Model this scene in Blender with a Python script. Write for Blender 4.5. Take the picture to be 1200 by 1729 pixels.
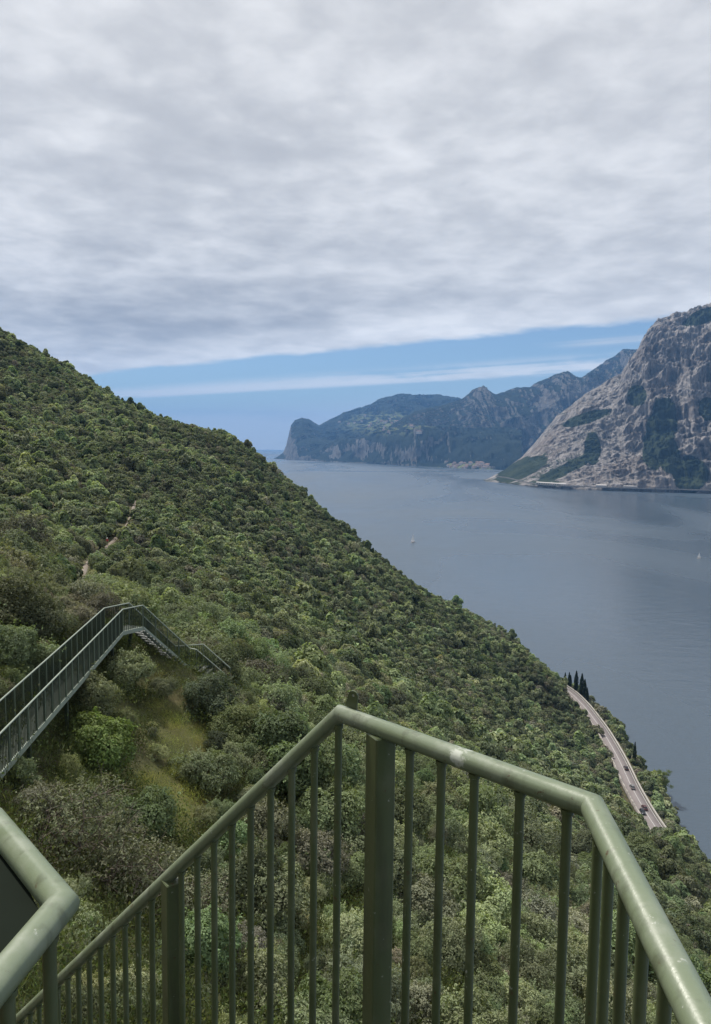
import bpy, bmesh, math, random
import numpy as np
from mathutils import Vector, Matrix

for _o in list(bpy.data.objects):
    bpy.data.objects.remove(_o, do_unlink=True)
SC = bpy.context.scene
COL = SC.collection
R_ = math.radians

# ------------------------------------------------------------------ camera
F = 1250.0; PITCH = R_(5.01); ROLL = R_(0.7); H = 140.0          # lake level is z = 0
F0 = np.array([0, math.cos(PITCH), -math.sin(PITCH)])
U0 = np.array([0, math.sin(PITCH), math.cos(PITCH)])
R0 = np.array([1.0, 0, 0])
CR = math.cos(ROLL) * R0 + math.sin(ROLL) * U0
CU = -math.sin(ROLL) * R0 + math.cos(ROLL) * U0
CAM = np.array([0, 0, H])
cam = bpy.data.cameras.new('camera')
camo = bpy.data.objects.new('camera', cam)
COL.objects.link(camo)
camo.matrix_world = Matrix(((CR[0], CU[0], -F0[0], 0), (CR[1], CU[1], -F0[1], 0), (CR[2], CU[2], -F0[2], H), (0, 0, 0, 1)))
cam.sensor_fit = 'VERTICAL'; cam.sensor_height = 36.0; cam.sensor_width = 36.0
cam.lens = F / 1729.0 * 36.0
cam.clip_start = 0.05; cam.clip_end = 200000
SC.camera = camo

# ------------------------------------------------------------------ sky, sun, exposure
SUN_AZ, SUN_EL = -38.0, 60.0        # degrees from straight ahead (left is negative), elevation
SKY_STRENGTH = 0.05
SUN_STRENGTH = 2.6
EXPOSURE = 1.05
CLOUD_GAIN = 12.8

world = bpy.data.worlds.new('World'); SC.world = world
world.use_nodes = True
wt = world.node_tree; wt.nodes.clear()
def wn(t, **k):
    n = wt.nodes.new(t)
    for a, b in k.items(): setattr(n, a, b)
    return n
def L(tree, a, b): tree.links.new(a, b)
def wmath(op, a, b=None, c=None, clamp=False):
    n = wn('ShaderNodeMath', operation=op, use_clamp=clamp)
    for i, v in enumerate((a, b, c)):
        if v is None: continue
        if isinstance(v, (int, float)): n.inputs[i].default_value = v
        else: L(wt, v, n.inputs[i])
    return n.outputs[0]
def wsmooth(x, a, b, lo=0.0, hi=1.0):
    n = wn('ShaderNodeMapRange', interpolation_type='SMOOTHSTEP')
    L(wt, x, n.inputs['Value'])
    for k, v in (('From Min', a), ('From Max', b), ('To Min', lo), ('To Max', hi)): n.inputs[k].default_value = v
    return n.outputs['Result']
tc = wn('ShaderNodeTexCoord'); sx = wn('ShaderNodeSeparateXYZ'); L(wt, tc.outputs['Generated'], sx.inputs[0])
zc = wmath('MAXIMUM', sx.outputs['Z'], 0.012)
PX = wmath('DIVIDE', sx.outputs['X'], zc); PY = wmath('DIVIDE', sx.outputs['Y'], zc)
zn = wmath('ADD', wmath('MAXIMUM', sx.outputs['Z'], 0.0), 0.13)         # the puffs have depth, so they foreshorten less than a flat sheet
cp = wn('ShaderNodeCombineXYZ'); L(wt, wmath('DIVIDE', sx.outputs['X'], zn), cp.inputs[0]); L(wt, wmath('DIVIDE', sx.outputs['Y'], zn), cp.inputs[1])
def wnoise(scale, detail, rough=0.5, dist=0.0, vec=None, off=0.0):
    n = wn('ShaderNodeTexNoise', noise_dimensions='3D')
    m = wn('ShaderNodeVectorMath', operation='ADD'); m.inputs[1].default_value = (off, off * .7, off * 1.3)
    L(wt, vec or cp.outputs[0], m.inputs[0]); L(wt, m.outputs[0], n.inputs['Vector'])
    n.inputs['Scale'].default_value = scale; n.inputs['Detail'].default_value = detail
    n.inputs['Roughness'].default_value = rough; n.inputs['Distortion'].default_value = dist
    return n.outputs['Fac']
# the cloud deck is a sheet overhead whose far edge runs obliquely across the lake: q is the distance towards that edge
q = wmath('ADD', wmath('MULTIPLY', PX, 0.634), wmath('MULTIPLY', PY, 0.773))
tq = wmath('ADD', wmath('MULTIPLY', PX, 0.773), wmath('MULTIPLY', PY, -0.634))
edge_n = wnoise(3.0, 5, 0.6)
deck = wsmooth(wmath('SUBTRACT', wmath('ADD', q, wmath('MULTIPLY', edge_n, 0.9)), 0.45), 5.62, 6.05, 1.0, 0.0)
# streaks beyond the edge, stretched along it
sv = wn('ShaderNodeCombineXYZ'); L(wt, wmath('MULTIPLY', q, 1.3), sv.inputs[0]); L(wt, wmath('MULTIPLY', tq, 0.16), sv.inputs[1])
st_n = wnoise(1.0, 6, 0.62, 0.6, sv.outputs[0], 3.1)
band1 = wmath('MULTIPLY', wsmooth(q, 7.2, 8.8), wsmooth(q, 9.1, 9.8, 1.0, 0.0))
streak1 = wmath('MULTIPLY', band1, wsmooth(wmath('ADD', st_n, wmath('MULTIPLY', wmath('SUBTRACT', wnoise(2.2, 5, .6, .4, None, 5.5), .5), .7)), 0.30, 0.58))
band2 = wmath('MULTIPLY', wmath('MULTIPLY', wsmooth(q, 6.4, 6.7), wsmooth(q, 6.9, 7.3, 1.0, 0.0)), wsmooth(tq, -3.4, -2.6))
streak2 = wmath('MULTIPLY', band2, wsmooth(st_n, 0.35, 0.6))
far_n = wmath('MULTIPLY', wsmooth(q, 10.0, 20.0), wmath('ADD', .78, wmath('MULTIPLY', wsmooth(st_n, 0.45, 0.75), 0.2)))
cover = wmath('MINIMUM', wmath('ADD', deck, wmath('ADD', wmath('MULTIPLY', streak1, 0.85), wmath('ADD', wmath('MULTIPLY', streak2, 0.6), far_n))), 1.0)
# thickness of the deck: fine puffs over broad folds
n_fine = wnoise(8.0, 4, 0.5, 0.2, None, 1.7)
n_mid = wnoise(3.2, 4, 0.5, 0.15, None, 7.9)
n_big = wnoise(0.85, 3, 0.5, 0.2, None, 4.4)
thick = wmath('ADD', wmath('ADD', wmath('MULTIPLY', wmath('ADD', .5, wmath('MULTIPLY', wmath('SUBTRACT', n_fine, .5), wsmooth(q, 2.0, 5.0, 1.3, 1.0))), 0.26), wmath('MULTIPLY', n_mid, 0.34)), wmath('MULTIPLY', n_big, 0.50))
fold = wmath('MULTIPLY', wsmooth(q, 1.4, 3.0), wsmooth(q, 4.2, 4.9, 1.0, 0.0))          # heavier fold behind the bright margin
fold = wmath('MULTIPLY', fold, wsmooth(tq, -5.5, -1.0, 1.0, 0.25))
rim = wsmooth(q, 4.4, 5.4)
lum = wmath('ADD', wmath('MULTIPLY', wsmooth(thick, 0.36, 0.76), 0.62), 0.30)
lum = wmath('SUBTRACT', lum, wmath('MULTIPLY', fold, 0.22))
lum = wmath('ADD', lum, wmath('MULTIPLY', rim, 0.20))
lum = wmath('ADD', lum, wmath('MULTIPLY', wsmooth(q, 6.5, 7.6), 0.28))
lum = wmath('MAXIMUM', wmath('MINIMUM', lum, 1.0), 0.0)
cr = wn('ShaderNodeValToRGB'); L(wt, lum, cr.inputs[0])
el = cr.color_ramp.elements
el[0].position = 0.0; el[0].color = (0.29, 0.302, 0.328, 1)
el[1].position = 1.0; el[1].color = (0.815, 0.815, 0.82, 1)
e2 = el.new(0.5); e2.color = (0.53, 0.536, 0.553, 1)
cg = wn('ShaderNodeVectorMath', operation='SCALE'); L(wt, cr.outputs['Color'], cg.inputs[0]); cg.inputs['Scale'].default_value = CLOUD_GAIN
sky = wn('ShaderNodeTexSky', sky_type='NISHITA')
sky.sun_disc = False; sky.sun_elevation = R_(SUN_EL); sky.sun_rotation = R_(SUN_AZ); sky.altitude = 200
sky.air_density = 1.0; sky.dust_density = 0.1; sky.ozone_density = 4.0
mixc = wn('ShaderNodeMix', data_type='RGBA'); L(wt, cover, mixc.inputs[0]); L(wt, sky.outputs[0], mixc.inputs[6]); L(wt, cg.outputs[0], mixc.inputs[7])
bg = wn('ShaderNodeBackground'); L(wt, mixc.outputs[2], bg.inputs['Color']); bg.inputs['Strength'].default_value = SKY_STRENGTH
wo = wn('ShaderNodeOutputWorld'); L(wt, bg.outputs[0], wo.inputs['Surface'])
world.cycles.sampling_method = 'MANUAL'; world.cycles.sample_map_resolution = 512

sun = bpy.data.lights.new('sun', 'SUN'); suno = bpy.data.objects.new('sun', sun); COL.objects.link(suno)
sun.energy = SUN_STRENGTH; sun.angle = R_(5.0); sun.color = (1.0, 0.95, 0.87)
_sd = Vector((math.sin(R_(SUN_AZ)) * math.cos(R_(SUN_EL)), math.cos(R_(SUN_AZ)) * math.cos(R_(SUN_EL)), math.sin(R_(SUN_EL))))
suno.rotation_euler = _sd.to_track_quat('Z', 'Y').to_euler(); suno.location = (-40, 10, 220)

SC.render.engine = 'CYCLES'
SC.view_settings.view_transform = 'Standard'; SC.view_settings.look = 'None'
SC.view_settings.gamma = 1.0; SC.view_settings.use_curve_mapping = False
SC.view_settings.exposure = EXPOSURE
SC.cycles.use_denoising = True
try: SC.cycles.denoiser = 'OPENIMAGEDENOISE'
except Exception: pass
SC.cycles.max_bounces = 5; SC.cycles.diffuse_bounces = 3; SC.cycles.glossy_bounces = 2
SC.cycles.transmission_bounces = 3; SC.cycles.transparent_max_bounces = 6; SC.cycles.volume_bounces = 0
SC.cycles.sample_clamp_indirect = 6.0

# ------------------------------------------------------------------ helpers
def ray(px, py): return F0 + (px - 600) / F * CR - (py - 864.5) / F * CU
def at(px, py, D): return CAM + ray(px, py) * D
def atz(px, py, z):
    d = ray(px, py); return CAM + d * ((z - H) / d[2])
def project(P):
    v = np.asarray(P, float) - CAM
    d = v @ F0
    dd = np.where(d > 1e-3, d, 1e-3)
    return 600 + F * (v @ CR) / dd, 864.5 - F * (v @ CU) / dd, d

def _hash(ix, iy, iz, seed):
    h = (ix.astype(np.int64) * 374761393 + iy.astype(np.int64) * 668265263 + iz.astype(np.int64) * 2147483647 + seed * 974634777) & 0xFFFFFFFF
    h = ((h ^ (h >> 13)) * 1274126177) & 0xFFFFFFFF
    h = ((h ^ (h >> 16)) * 2246822519) & 0xFFFFFFFF
    return ((h ^ (h >> 15)) & 0xFFFFFF) / float(0xFFFFFF)
def vnoise(x, y, z=None, seed=0):
    x = np.asarray(x, float); y = np.asarray(y, float)
    z = np.zeros_like(x) if z is None else np.asarray(z, float)
    xi, yi, zi = np.floor(x), np.floor(y), np.floor(z)
    fx, fy, fz = x - xi, y - yi, z - zi
    fx = fx * fx * fx * (fx * (fx * 6 - 15) + 10); fy = fy * fy * fy * (fy * (fy * 6 - 15) + 10); fz = fz * fz * fz * (fz * (fz * 6 - 15) + 10)
    def h(a, b, c): return _hash(xi + a, yi + b, zi + c, seed)
    a = h(0, 0, 0) * (1 - fx) + h(1, 0, 0) * fx; b = h(0, 1, 0) * (1 - fx) + h(1, 1, 0) * fx
    c = h(0, 0, 1) * (1 - fx) + h(1, 0, 1) * fx; d = h(0, 1, 1) * (1 - fx) + h(1, 1, 1) * fx
    return ((a * (1 - fy) + b * fy) * (1 - fz) + (c * (1 - fy) + d * fy) * fz) * 2 - 1
def fbm(x, y, z=None, octv=5, seed=0, gain=.5, ridged=False):
    s = 0; a = 1.0; f = 1.0; t = 0
    for i in range(octv):
        n = vnoise(np.asarray(x) * f + i * 13.7, np.asarray(y) * f - i * 7.1, None if z is None else np.asarray(z) * f + i * 3.3, seed + i)
        if ridged: n = 1 - 2 * np.abs(n)
        s = s + n * a; t += a; a *= gain; f *= 2.03
    return s / t
def sstep(x, a, b):
    t = np.clip((np.asarray(x, float) - a) / (b - a), 0, 1); return t * t * (3 - 2 * t)

def mesh_np(name, V, Fc, mats, smooth=False, mi=None):
    """V (n,3) array; Fc (m,k) int array of faces"""
    me = bpy.data.meshes.new(name)
    V = np.asarray(V, np.float32); Fc = np.asarray(Fc, np.int32)
    n, k = Fc.shape
    me.vertices.add(len(V)); me.vertices.foreach_set('co', V.ravel())
    me.loops.add(n * k); me.loops.foreach_set('vertex_index', Fc.ravel())
    me.polygons.add(n); me.polygons.foreach_set('loop_start', np.arange(0, n * k, k, dtype=np.int32))
    for m in (mats if isinstance(mats, (list, tuple)) else [mats]): me.materials.append(m)
    if mi is not None: me.polygons.foreach_set('material_index', np.asarray(mi, np.int32))
    if smooth: me.polygons.foreach_set('use_smooth', np.ones(n, bool))
    me.update(calc_edges=True); me.validate()
    return me
def attr(me, name, data, typ='FLOAT'):
    a = me.attributes.new(name, typ, 'POINT')
    a.data.foreach_set('value' if typ in ('FLOAT', 'INT') else ('vector' if typ == 'FLOAT_VECTOR' else 'color'), np.asarray(data, np.float32 if typ != 'INT' else np.int32).ravel())
def obj(name, me, parent=None, loc=None):
    o = bpy.data.objects.new(name, me); COL.objects.link(o)
    if parent is not None: o.parent = parent
    if loc is not None: o.location = loc
    return o
def tag(o, label=None, cat=None, group=None, kind=None):
    for k, v in (('label', label), ('category', cat), ('group', group), ('kind', kind)):
        if v: o[k] = v
    return o
def empty(name, loc=(0, 0, 0), rz=0.0):
    o = bpy.data.objects.new(name, None); COL.objects.link(o); o.location = loc; o.rotation_euler = (0, 0, rz); o.empty_display_size = .3
    return o

class MB:
    """collects boxes, bars and tubes into one mesh"""
    def __init__(s): s.v = []; s.f = []; s.m = []
    def add(s, V, Fs, m=0):
        b = len(s.v); s.v += [tuple(map(float, p)) for p in V]; s.f += [tuple(b + i for i in f) for f in Fs]; s.m += [m] * len(Fs)
        return s
    def box(s, c, sz, rz=0.0, m=0):
        c = Vector(c); ca, sa = math.cos(rz), math.sin(rz); V = []
        for i in range(8):
            x, y, z = [(1 if (i >> k) & 1 else -1) * sz[k] / 2 for k in range(3)]
            V.append((c.x + x * ca - y * sa, c.y + x * sa + y * ca, c.z + z))
        return s.add(V, [(0, 2, 3, 1), (4, 5, 7, 6), (0, 1, 5, 4), (2, 6, 7, 3), (0, 4, 6, 2), (1, 3, 7, 5)], m)
    def beam(s, a, b, w, h, m=0, up=(0, 0, 1)):
        a, b = Vector(a), Vector(b); d = (b - a).normalized(); u = Vector(up)
        sd = d.cross(u).normalized(); u2 = sd.cross(d).normalized()
        V = []
        for p in (a, b):
            for i, j in ((-1, -1), (1, -1), (1, 1), (-1, 1)): V.append(p + sd * (w / 2 * i) + u2 * (h / 2 * j))
        return s.add(V, [(0, 1, 2, 3), (7, 6, 5, 4), (0, 4, 5, 1), (1, 5, 6, 2), (2, 6, 7, 3), (3, 7, 4, 0)], m)
    def tube(s, pts, r, seg=12, m=0, caps=True):
        P = [Vector(p) for p in pts]; n = len(P)
        rr = r if isinstance(r, (list, tuple)) else [r] * n
        ds = [(P[i + 1] - P[i]).normalized() for i in range(n - 1)]
        ref = Vector((0, 0, 1)) if abs(ds[0].z) < .9 else Vector((1, 0, 0))
        V = []
        x = ds[0].cross(ref).normalized(); y = x.cross(ds[0]).normalized()
        for i in range(n):
            din = ds[max(0, i - 1)]; dout = ds[min(n - 2, i)]
            if i > 0:
                qd = ds[i - 1] if i - 1 >= 0 else ds[0]
            ring = []
            base = P[i]
            if i == 0 or i == n - 1: nrm = din if i else dout
            else: nrm = (din + dout).normalized()
            for k in range(seg):
                a = 2 * math.pi * k / seg
                o = (x * math.cos(a) + y * math.sin(a)) * rr[i]
                # slide along incoming direction onto the mitre plane
                t = -o.dot(nrm) / max(.2, din.dot(nrm)); t = max(-2 * rr[i], min(2 * rr[i], t))
                ring.append(base + o + din * t)
            V += ring
            if i < n - 1 and i > 0:
                rot = din.rotation_difference(dout); x = rot @ x; y = rot @ y
                x = (x - dout * x.dot(dout)).normalized(); y = dout.cross(x) * (1 if dout.cross(x).dot(y) > 0 else -1)
        Fs = []
        for i in range(n - 1):
            for k in range(seg):
                k2 = (k + 1) % seg
                Fs.append((i * seg + k, i * seg + k2, (i + 1) * seg + k2, (i + 1) * seg + k))
        if caps:
            Fs.append(tuple(range(seg - 1, -1, -1))); Fs.append(tuple((n - 1) * seg + k for k in range(seg)))
        return s.add(V, Fs, m)
    def mesh(s, name, mats, smooth=False, bevel=0.0):
        me = bpy.data.meshes.new(name); me.from_pydata(s.v, [], s.f)
        for m in (mats if isinstance(mats, (list, tuple)) else [mats]): me.materials.append(m)
        me.polygons.foreach_set('material_index', s.m)
        bm = bmesh.new(); bm.from_mesh(me)
        bmesh.ops.recalc_face_normals(bm, faces=bm.faces)
        if bevel: bmesh.ops.bevel(bm, geom=list(bm.edges), offset=bevel, segments=1, affect='EDGES')
        bm.to_mesh(me); bm.free()
        if smooth:
            me.polygons.foreach_set('use_smooth', [True] * len(me.polygons))
            try: me.set_sharp_from_angle(angle=R_(38))
            except Exception: pass
        me.update(); return me
    def build(s, name, mats, parent=None, loc=None, smooth=False, bevel=0.0):
        return obj(name, s.mesh(name, mats, smooth, bevel), parent, loc)

# ------------------------------------------------------------------ materials
class N:
    def __init__(s, name):
        s.m = bpy.data.materials.new(name); s.m.use_nodes = True; s.t = s.m.node_tree; s.t.nodes.clear()
        s.out = s.n('ShaderNodeOutputMaterial')
    def n(s, t, **k):
        a = s.t.nodes.new(t)
        for x, y in k.items(): setattr(a, x, y)
        return a
    def put(s, inp, v):
        if v is None: return
        if hasattr(v, 'is_output'): s.t.links.new(v, inp)
        else: inp.default_value = v
    def math(s, op, a, b=None, c=None, clamp=False):
        n = s.n('ShaderNodeMath', operation=op, use_clamp=clamp)
        for i, v in enumerate((a, b, c)): s.put(n.inputs[i], v)
        return n.outputs[0]
    def noise(s, vec, scale, detail=4, rough=.5, dist=0.0, color=False):
        n = s.n('ShaderNodeTexNoise'); s.put(n.inputs['Vector'], vec)
        n.inputs['Scale'].default_value = scale; n.inputs['Detail'].default_value = detail
        n.inputs['Roughness'].default_value = rough; n.inputs['Distortion'].default_value = dist
        return n.outputs['Color' if color else 'Fac']
    def mapr(s, x, a, b, lo=0.0, hi=1.0):
        n = s.n('ShaderNodeMapRange', interpolation_type='SMOOTHSTEP'); s.put(n.inputs['Value'], x)
        for k, v in (('From Min', a), ('From Max', b), ('To Min', lo), ('To Max', hi)): n.inputs[k].default_value = v
        return n.outputs['Result']
    def mix(s, f, a, b, blend='MIX'):
        n = s.n('ShaderNodeMix', data_type='RGBA', blend_type=blend)
        s.put(n.inputs[0], f); s.put(n.inputs[6], a if hasattr(a, 'is_output') else (*a, 1)); s.put(n.inputs[7], b if hasattr(b, 'is_output') else (*b, 1))
        return n.outputs[2]
    def pos(s): return s.n('ShaderNodeNewGeometry').outputs['Position']
    def objc(s): return s.n('ShaderNodeTexCoord').outputs['Object']
    def scale(s, vec, sc):
        n = s.n('ShaderNodeMapping'); s.put(n.inputs['Vector'], vec); n.inputs['Scale'].default_value = sc; return n.outputs[0]
    def attr(s, name, typ='GEOMETRY'):
        return s.n('ShaderNodeAttribute', attribute_name=name, attribute_type=typ)
    def bump(s, h, strength=.3, dist=.1):
        n = s.n('ShaderNodeBump'); s.put(n.inputs['Height'], h); n.inputs['Strength'].default_value = strength; n.inputs['Distance'].default_value = dist
        return n.outputs[0]
    def bsdf(s, col, rough=.6, metal=0.0, spec=.5, normal=None, link=True):
        b = s.n('ShaderNodeBsdfPrincipled')
        s.put(b.inputs['Base Color'], col if hasattr(col, 'is_output') else (*col, 1)); s.put(b.inputs['Roughness'], rough); s.put(b.inputs['Metallic'], metal)
        b.inputs['Specular IOR Level'].default_value = spec; s.put(b.inputs['Normal'], normal)
        if link: s.t.links.new(b.outputs[0], s.out.inputs['Surface'])
        return b
def plain(name, col, rough=.6, metal=0.0, spec=.5, var=.15, sc=3.0):
    k = N(name); n = k.noise(k.objc(), sc, 4)
    c = k.mix(n, tuple(x * (1 - var) for x in col), tuple(min(1, x * (1 + var)) for x in col))
    k.bsdf(c, rough, metal, spec); return k.m

def paint_green(name, c0, c1, chalk, wear=1.0):
    k = N(name); p = k.pos()
    n1 = k.noise(p, 9.0, 6, .65); n2 = k.noise(p, 70.0, 4, .6); n3 = k.noise(p, 2.6, 3); n4 = k.noise(p, 33.0, 6, .7); n5 = k.noise(k.scale(p, (1, 1, .12)), 26.0, 4, .6)
    c = k.mix(n3, c0, c1)
    c = k.mix(k.mapr(n1, .48, .72, 0, .55), c, chalk)                       # chalky, faded areas
    c = k.mix(k.mapr(n5, .52, .72, 0, .5 * wear), c, (.045, .048, .028))     # run-off streaks and grime
    c = k.mix(k.mapr(n4, .635, .68, 0, .85 * wear), c, (.075, .040, .022))     # chips rusted through
    c = k.mix(k.mapr(k.noise(p, 48, 5, .7), .655, .69, 0, .8 * wear), c, (.34, .36, .31))  # chips down to primer
    sc = k.n('ShaderNodeVectorMath', operation='DISTANCE'); k.put(sc.inputs[0], p); sc.inputs[1].default_value = tuple(SCUFF)
    s = k.math('ADD', sc.outputs['Value'], k.math('MULTIPLY', k.math('SUBTRACT', n4, .5), .17))
    c = k.mix(k.mapr(s, .006, .030, .62, 0), c, (.55, .57, .52))              # scuff down to the primer
    b = k.bump(k.math('ADD', n2, k.math('MULTIPLY', n4, .7)), .22, .002)
    k.bsdf(c, k.mapr(n1, .3, .8, .28, .55), 0, .5, b); return k.m
_ts = min((abs(project(np.array([.42 - .449 * t, 1.243 + .437 * t, H - .61]))[0] - 780), t) for t in np.linspace(0, 1, 300))[1]
SCUFF = np.array([.42 - .449 * _ts, 1.243 + .437 * _ts, H - .62]) + np.array([-.008, -.010, .018])

def leaf_mat(name, spec=.14, trans=.32):
    k = N(name)
    t = k.attr('tint', 'INSTANCER').outputs['Color']
    lv = k.attr('lv').outputs['Fac']
    bright = k.math('ADD', .60, k.math('MULTIPLY', lv, .80))
    sc = k.n('ShaderNodeVectorMath', operation='SCALE'); k.put(sc.inputs[0], t); k.put(sc.inputs['Scale'], bright)
    hs = k.n('ShaderNodeHueSaturation'); k.put(hs.inputs['Color'], sc.outputs[0])
    k.put(hs.inputs['Hue'], k.math('ADD', .485, k.math('MULTIPLY', k.attr('lh').outputs['Fac'], .03)))
    b = k.bsdf(hs.outputs[0], .62, 0, spec, link=False)
    tr = k.n('ShaderNodeBsdfTranslucent'); ts = k.mix(1.0, hs.outputs[0], (1.15, 1.2, .6), 'MULTIPLY'); k.put(tr.inputs['Color'], ts)
    mx = k.n('ShaderNodeMixShader'); mx.inputs[0].default_value = trans
    k.t.links.new(b.outputs[0], mx.inputs[1]); k.t.links.new(tr.outputs[0], mx.inputs[2]); k.t.links.new(mx.outputs[0], k.out.inputs['Surface'])
    return k.m
def bark_mat():
    k = N('bark'); p = k.objc(); n = k.noise(k.scale(p, (8, 8, 2)), 3, 5)
    k.bsdf(k.mix(n, (.07, .055, .042), (.22, .185, .15)), .9, 0, .2, k.bump(n, .4, .02)); return k.m
def soil_mat():
    k = N('hillside_soil'); p = k.pos()
    a = k.noise(p, .55, 6, .6); b = k.noise(p, .12, 4); c = k.noise(p, 3.5, 5, .6)
    col = k.mix(k.mapr(a, .35, .65), (.050, .055, .026), (.105, .092, .055))
    col = k.mix(k.mapr(b, .5, .7, 0, .7), col, (.075, .085, .035))
    col = k.mix(k.mapr(c, .62, .74, 0, .8), col, (.20, .185, .15))
    g = k.attr('grass').outputs['Fac']
    gc = k.mix(c, (.205, .225, .060), (.300, .285, .100)); gc = k.mix(k.mapr(a, .55, .68, 0, .55), gc, (.25, .15, .075))
    col = k.mix(g, col, gc)
    w = k.attr('rock').outputs['Fac']
    col = k.mix(w, col, k.mix(c, (.20, .175, .155), (.36, .33, .30)))
    k.bsdf(col, .95, 0, .1, k.bump(c, .6, .08)); return k.m

M = {}
M['paint'] = paint_green('shaded_green_paint', (.060, .080, .034), (.084, .104, .050), (.115, .128, .075))  # railing paint with the shade on bars and posts darkened into it
M['paint_rail'] = paint_green('lit_green_paint', (.122, .156, .090), (.172, .204, .138), (.255, .275, .228))  # same paint, with the light on the handrail put into a paler tone
M['leaf'] = leaf_mat('leaf'); M['leaf_dull'] = leaf_mat('leaf_dull', .1, .26)
M['bark'] = bark_mat(); M['soil'] = soil_mat()
M['galv'] = plain('galvanised_steel', (.42, .44, .43), .45, .6)
M['black'] = plain('black_rubber', (.02, .02, .02), .8)
M['concrete'] = plain('weathered_concrete', (.36, .34, .31), .9, 0, .2, .3, .8)
def rockm(name, a, b, sc):
    k = N(name); p = k.pos(); n = k.noise(k.scale(p, (1, 1, .5)), sc, 8, .65); n2 = k.noise(p, sc * 6, 5, .6)
    k.bsdf(k.mix(k.mapr(n, .35, .65), a, b), .95, 0, .15, k.bump(n2, .7, .3)); return k.m
M['rock'] = rockm('grey_limestone', (.17, .155, .145), (.36, .33, .30), .6)

# ------------------------------------------------------------------ hillside terrain
CP = [  # px, py, depth: bare ground a little below the visible scrub
 (0,582,420),(100,632,430),(200,680,440),(330,733,450),(430,776,455),(500,836,455),(570,897,450),(640,957,445),(700,1002,440),(780,1042,435),(850,1072,430),(890,1098,425),(940,1160,416),
 (0,700,300),(150,752,300),(300,802,310),(430,852,330),(500,905,330),
 (0,855,165),(120,860,190),(250,880,205),(380,935,230),(500,1005,240),(620,1065,260),(740,1115,290),(850,1155,330),(930,1205,360),
 (0,960,92),(130,965,108),(250,990,110),(380,1030,120),(500,1105,125),(620,1155,150),(720,1205,180),(820,1245,220),(900,1275,260),(980,1292,295),
 (0,1075,46),(130,1058,51),(300,1075,65),(450,1140,75),(560,1190,90),(700,1285,100),(850,1340,130),(950,1365,170),(1020,1372,215),
 (0,1330,18.5),(100,1225,23.5),(150,1160,27),(225,1108,33),(320,1138,36.8),(150,1310,25),(270,1235,31),(400,1262,31),(340,1375,24),(480,1245,40),
 (300,1520,18.5),(80,1470,16.5),(500,1620,19),(400,1720,15.5),(600,1749,17),(800,1720,20),(700,1570,26),(800,1470,45),(950,1520,50),(1000,1720,24),(1100,1620,60),(1200,1740,32),(1200,1610,80),(1150,1510,130),(1200,1485,160),(1120,1440,185)]
_pts = [at(*c) for c in CP]
for c in CP[:13]:                                 # far side of the spur falls away
    d = at(c[0], c[1], 640); _pts.append(np.array([d[0], d[1], max(d[2] - 75, -60)]))
_pts += [np.array(p, float) for p in ((0, -2, 135.6), (-14, 4, 142), (6, -6, 131), (0, -40, 128), (-40, -40, 165), (50, -40, 85), (95, -40, 14), (-120, 0, 222), (-330, 60, 300), (-330, 330, 262), (-330, 640, 215),
                                       (100, 60, 16), (103, 130, 14), (105, 180, 14), (60, 30, 70))]
_pts = np.array(_pts)
SCL = 100.0
def _phi(r): return np.where(r > 0, r * r * np.log(np.maximum(r, 1e-9)), 0)
def tps_fit(P, lam):
    xy = P[:, :2] / SCL; n = len(P)
    K = _phi(np.linalg.norm(xy[:, None] - xy[None], axis=2)) + lam * np.eye(n)
    Q = np.c_[np.ones(n), xy]
    A = np.zeros((n + 3, n + 3)); A[:n, :n] = K; A[:n, n:] = Q; A[n:, :n] = Q.T
    w = np.linalg.solve(A, np.r_[P[:, 2], 0, 0, 0]); return xy, w
_xy, _w = tps_fit(_pts, 0.0008)
def tps(x, y):
    x = np.ravel(x) / SCL; y = np.ravel(y) / SCL; out = np.empty(len(x))
    for i in range(0, len(x), 20000):
        xx = x[i:i + 20000, None] - _xy[None, :, 0]; yy = y[i:i + 20000, None] - _xy[None, :, 1]
        out[i:i + 20000] = _phi(np.hypot(xx, yy)) @ _w[:-3] + _w[-3] + _w[-2] * x[i:i + 20000] + _w[-1] * y[i:i + 20000]
    return out
ROAD_Z = 9.0
ROAD_Y = np.array([-70, 40, 150, 200, 238, 253, 278, 306, 336, 367, 392, 412, 440, 500, 600, 720.])
ROAD_X = np.array([92, 98, 104, 105.5, 105.9, 106.2, 109.0, 113.6, 117.0, 118.6, 118.0, 112, 94, 68, 46, 30.])
def _smooth_road():
    yy = np.arange(-70, 721, 2.0); xx = np.interp(yy, ROAD_Y, ROAD_X)
    k = np.hanning(19); k /= k.sum(); xp = np.pad(xx, 9, mode='edge'); return yy, np.convolve(xp, k, 'valid')
RY, RX = _smooth_road()
def road_x(y): return np.interp(y, RY, RX)
ROAD_W = 5.5
GX = np.arange(-360, 166, 2.0); GY = np.arange(-70, 722, 2.0)
gx, gy = np.meshgrid(GX, GY)
GZ = tps(gx, gy).reshape(gx.shape)
GZ += 1.3 * fbm(gx / 22, gy / 22, None, 4, 3) + 5.0 * fbm(gx / 62, gy / 62, None, 3, 9) * sstep(np.hypot(gx, gy), 60, 160)
_s = gx - road_x(gy)
hw = ROAD_W / 2
uphill = np.maximum(GZ, ROAD_Z + 1.5 + .85 * np.clip(-_s - hw, 0, 24) * sstep(gy, 320, 370))
cut = np.clip((-_s - hw - .6) / 6.0, 0, 1)
inland = (ROAD_Z - .25) * (1 - cut) + uphill * cut
bank = ROAD_Z - .3 - np.maximum(0, _s - hw - 2.0) * (1 + .55 * sstep(gy, 295, 330) + .18) * (.80 + .22 * fbm(gx / 18, gy / 30, None, 3, 5)) - .004 * np.maximum(0, _s - 8) ** 2
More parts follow.
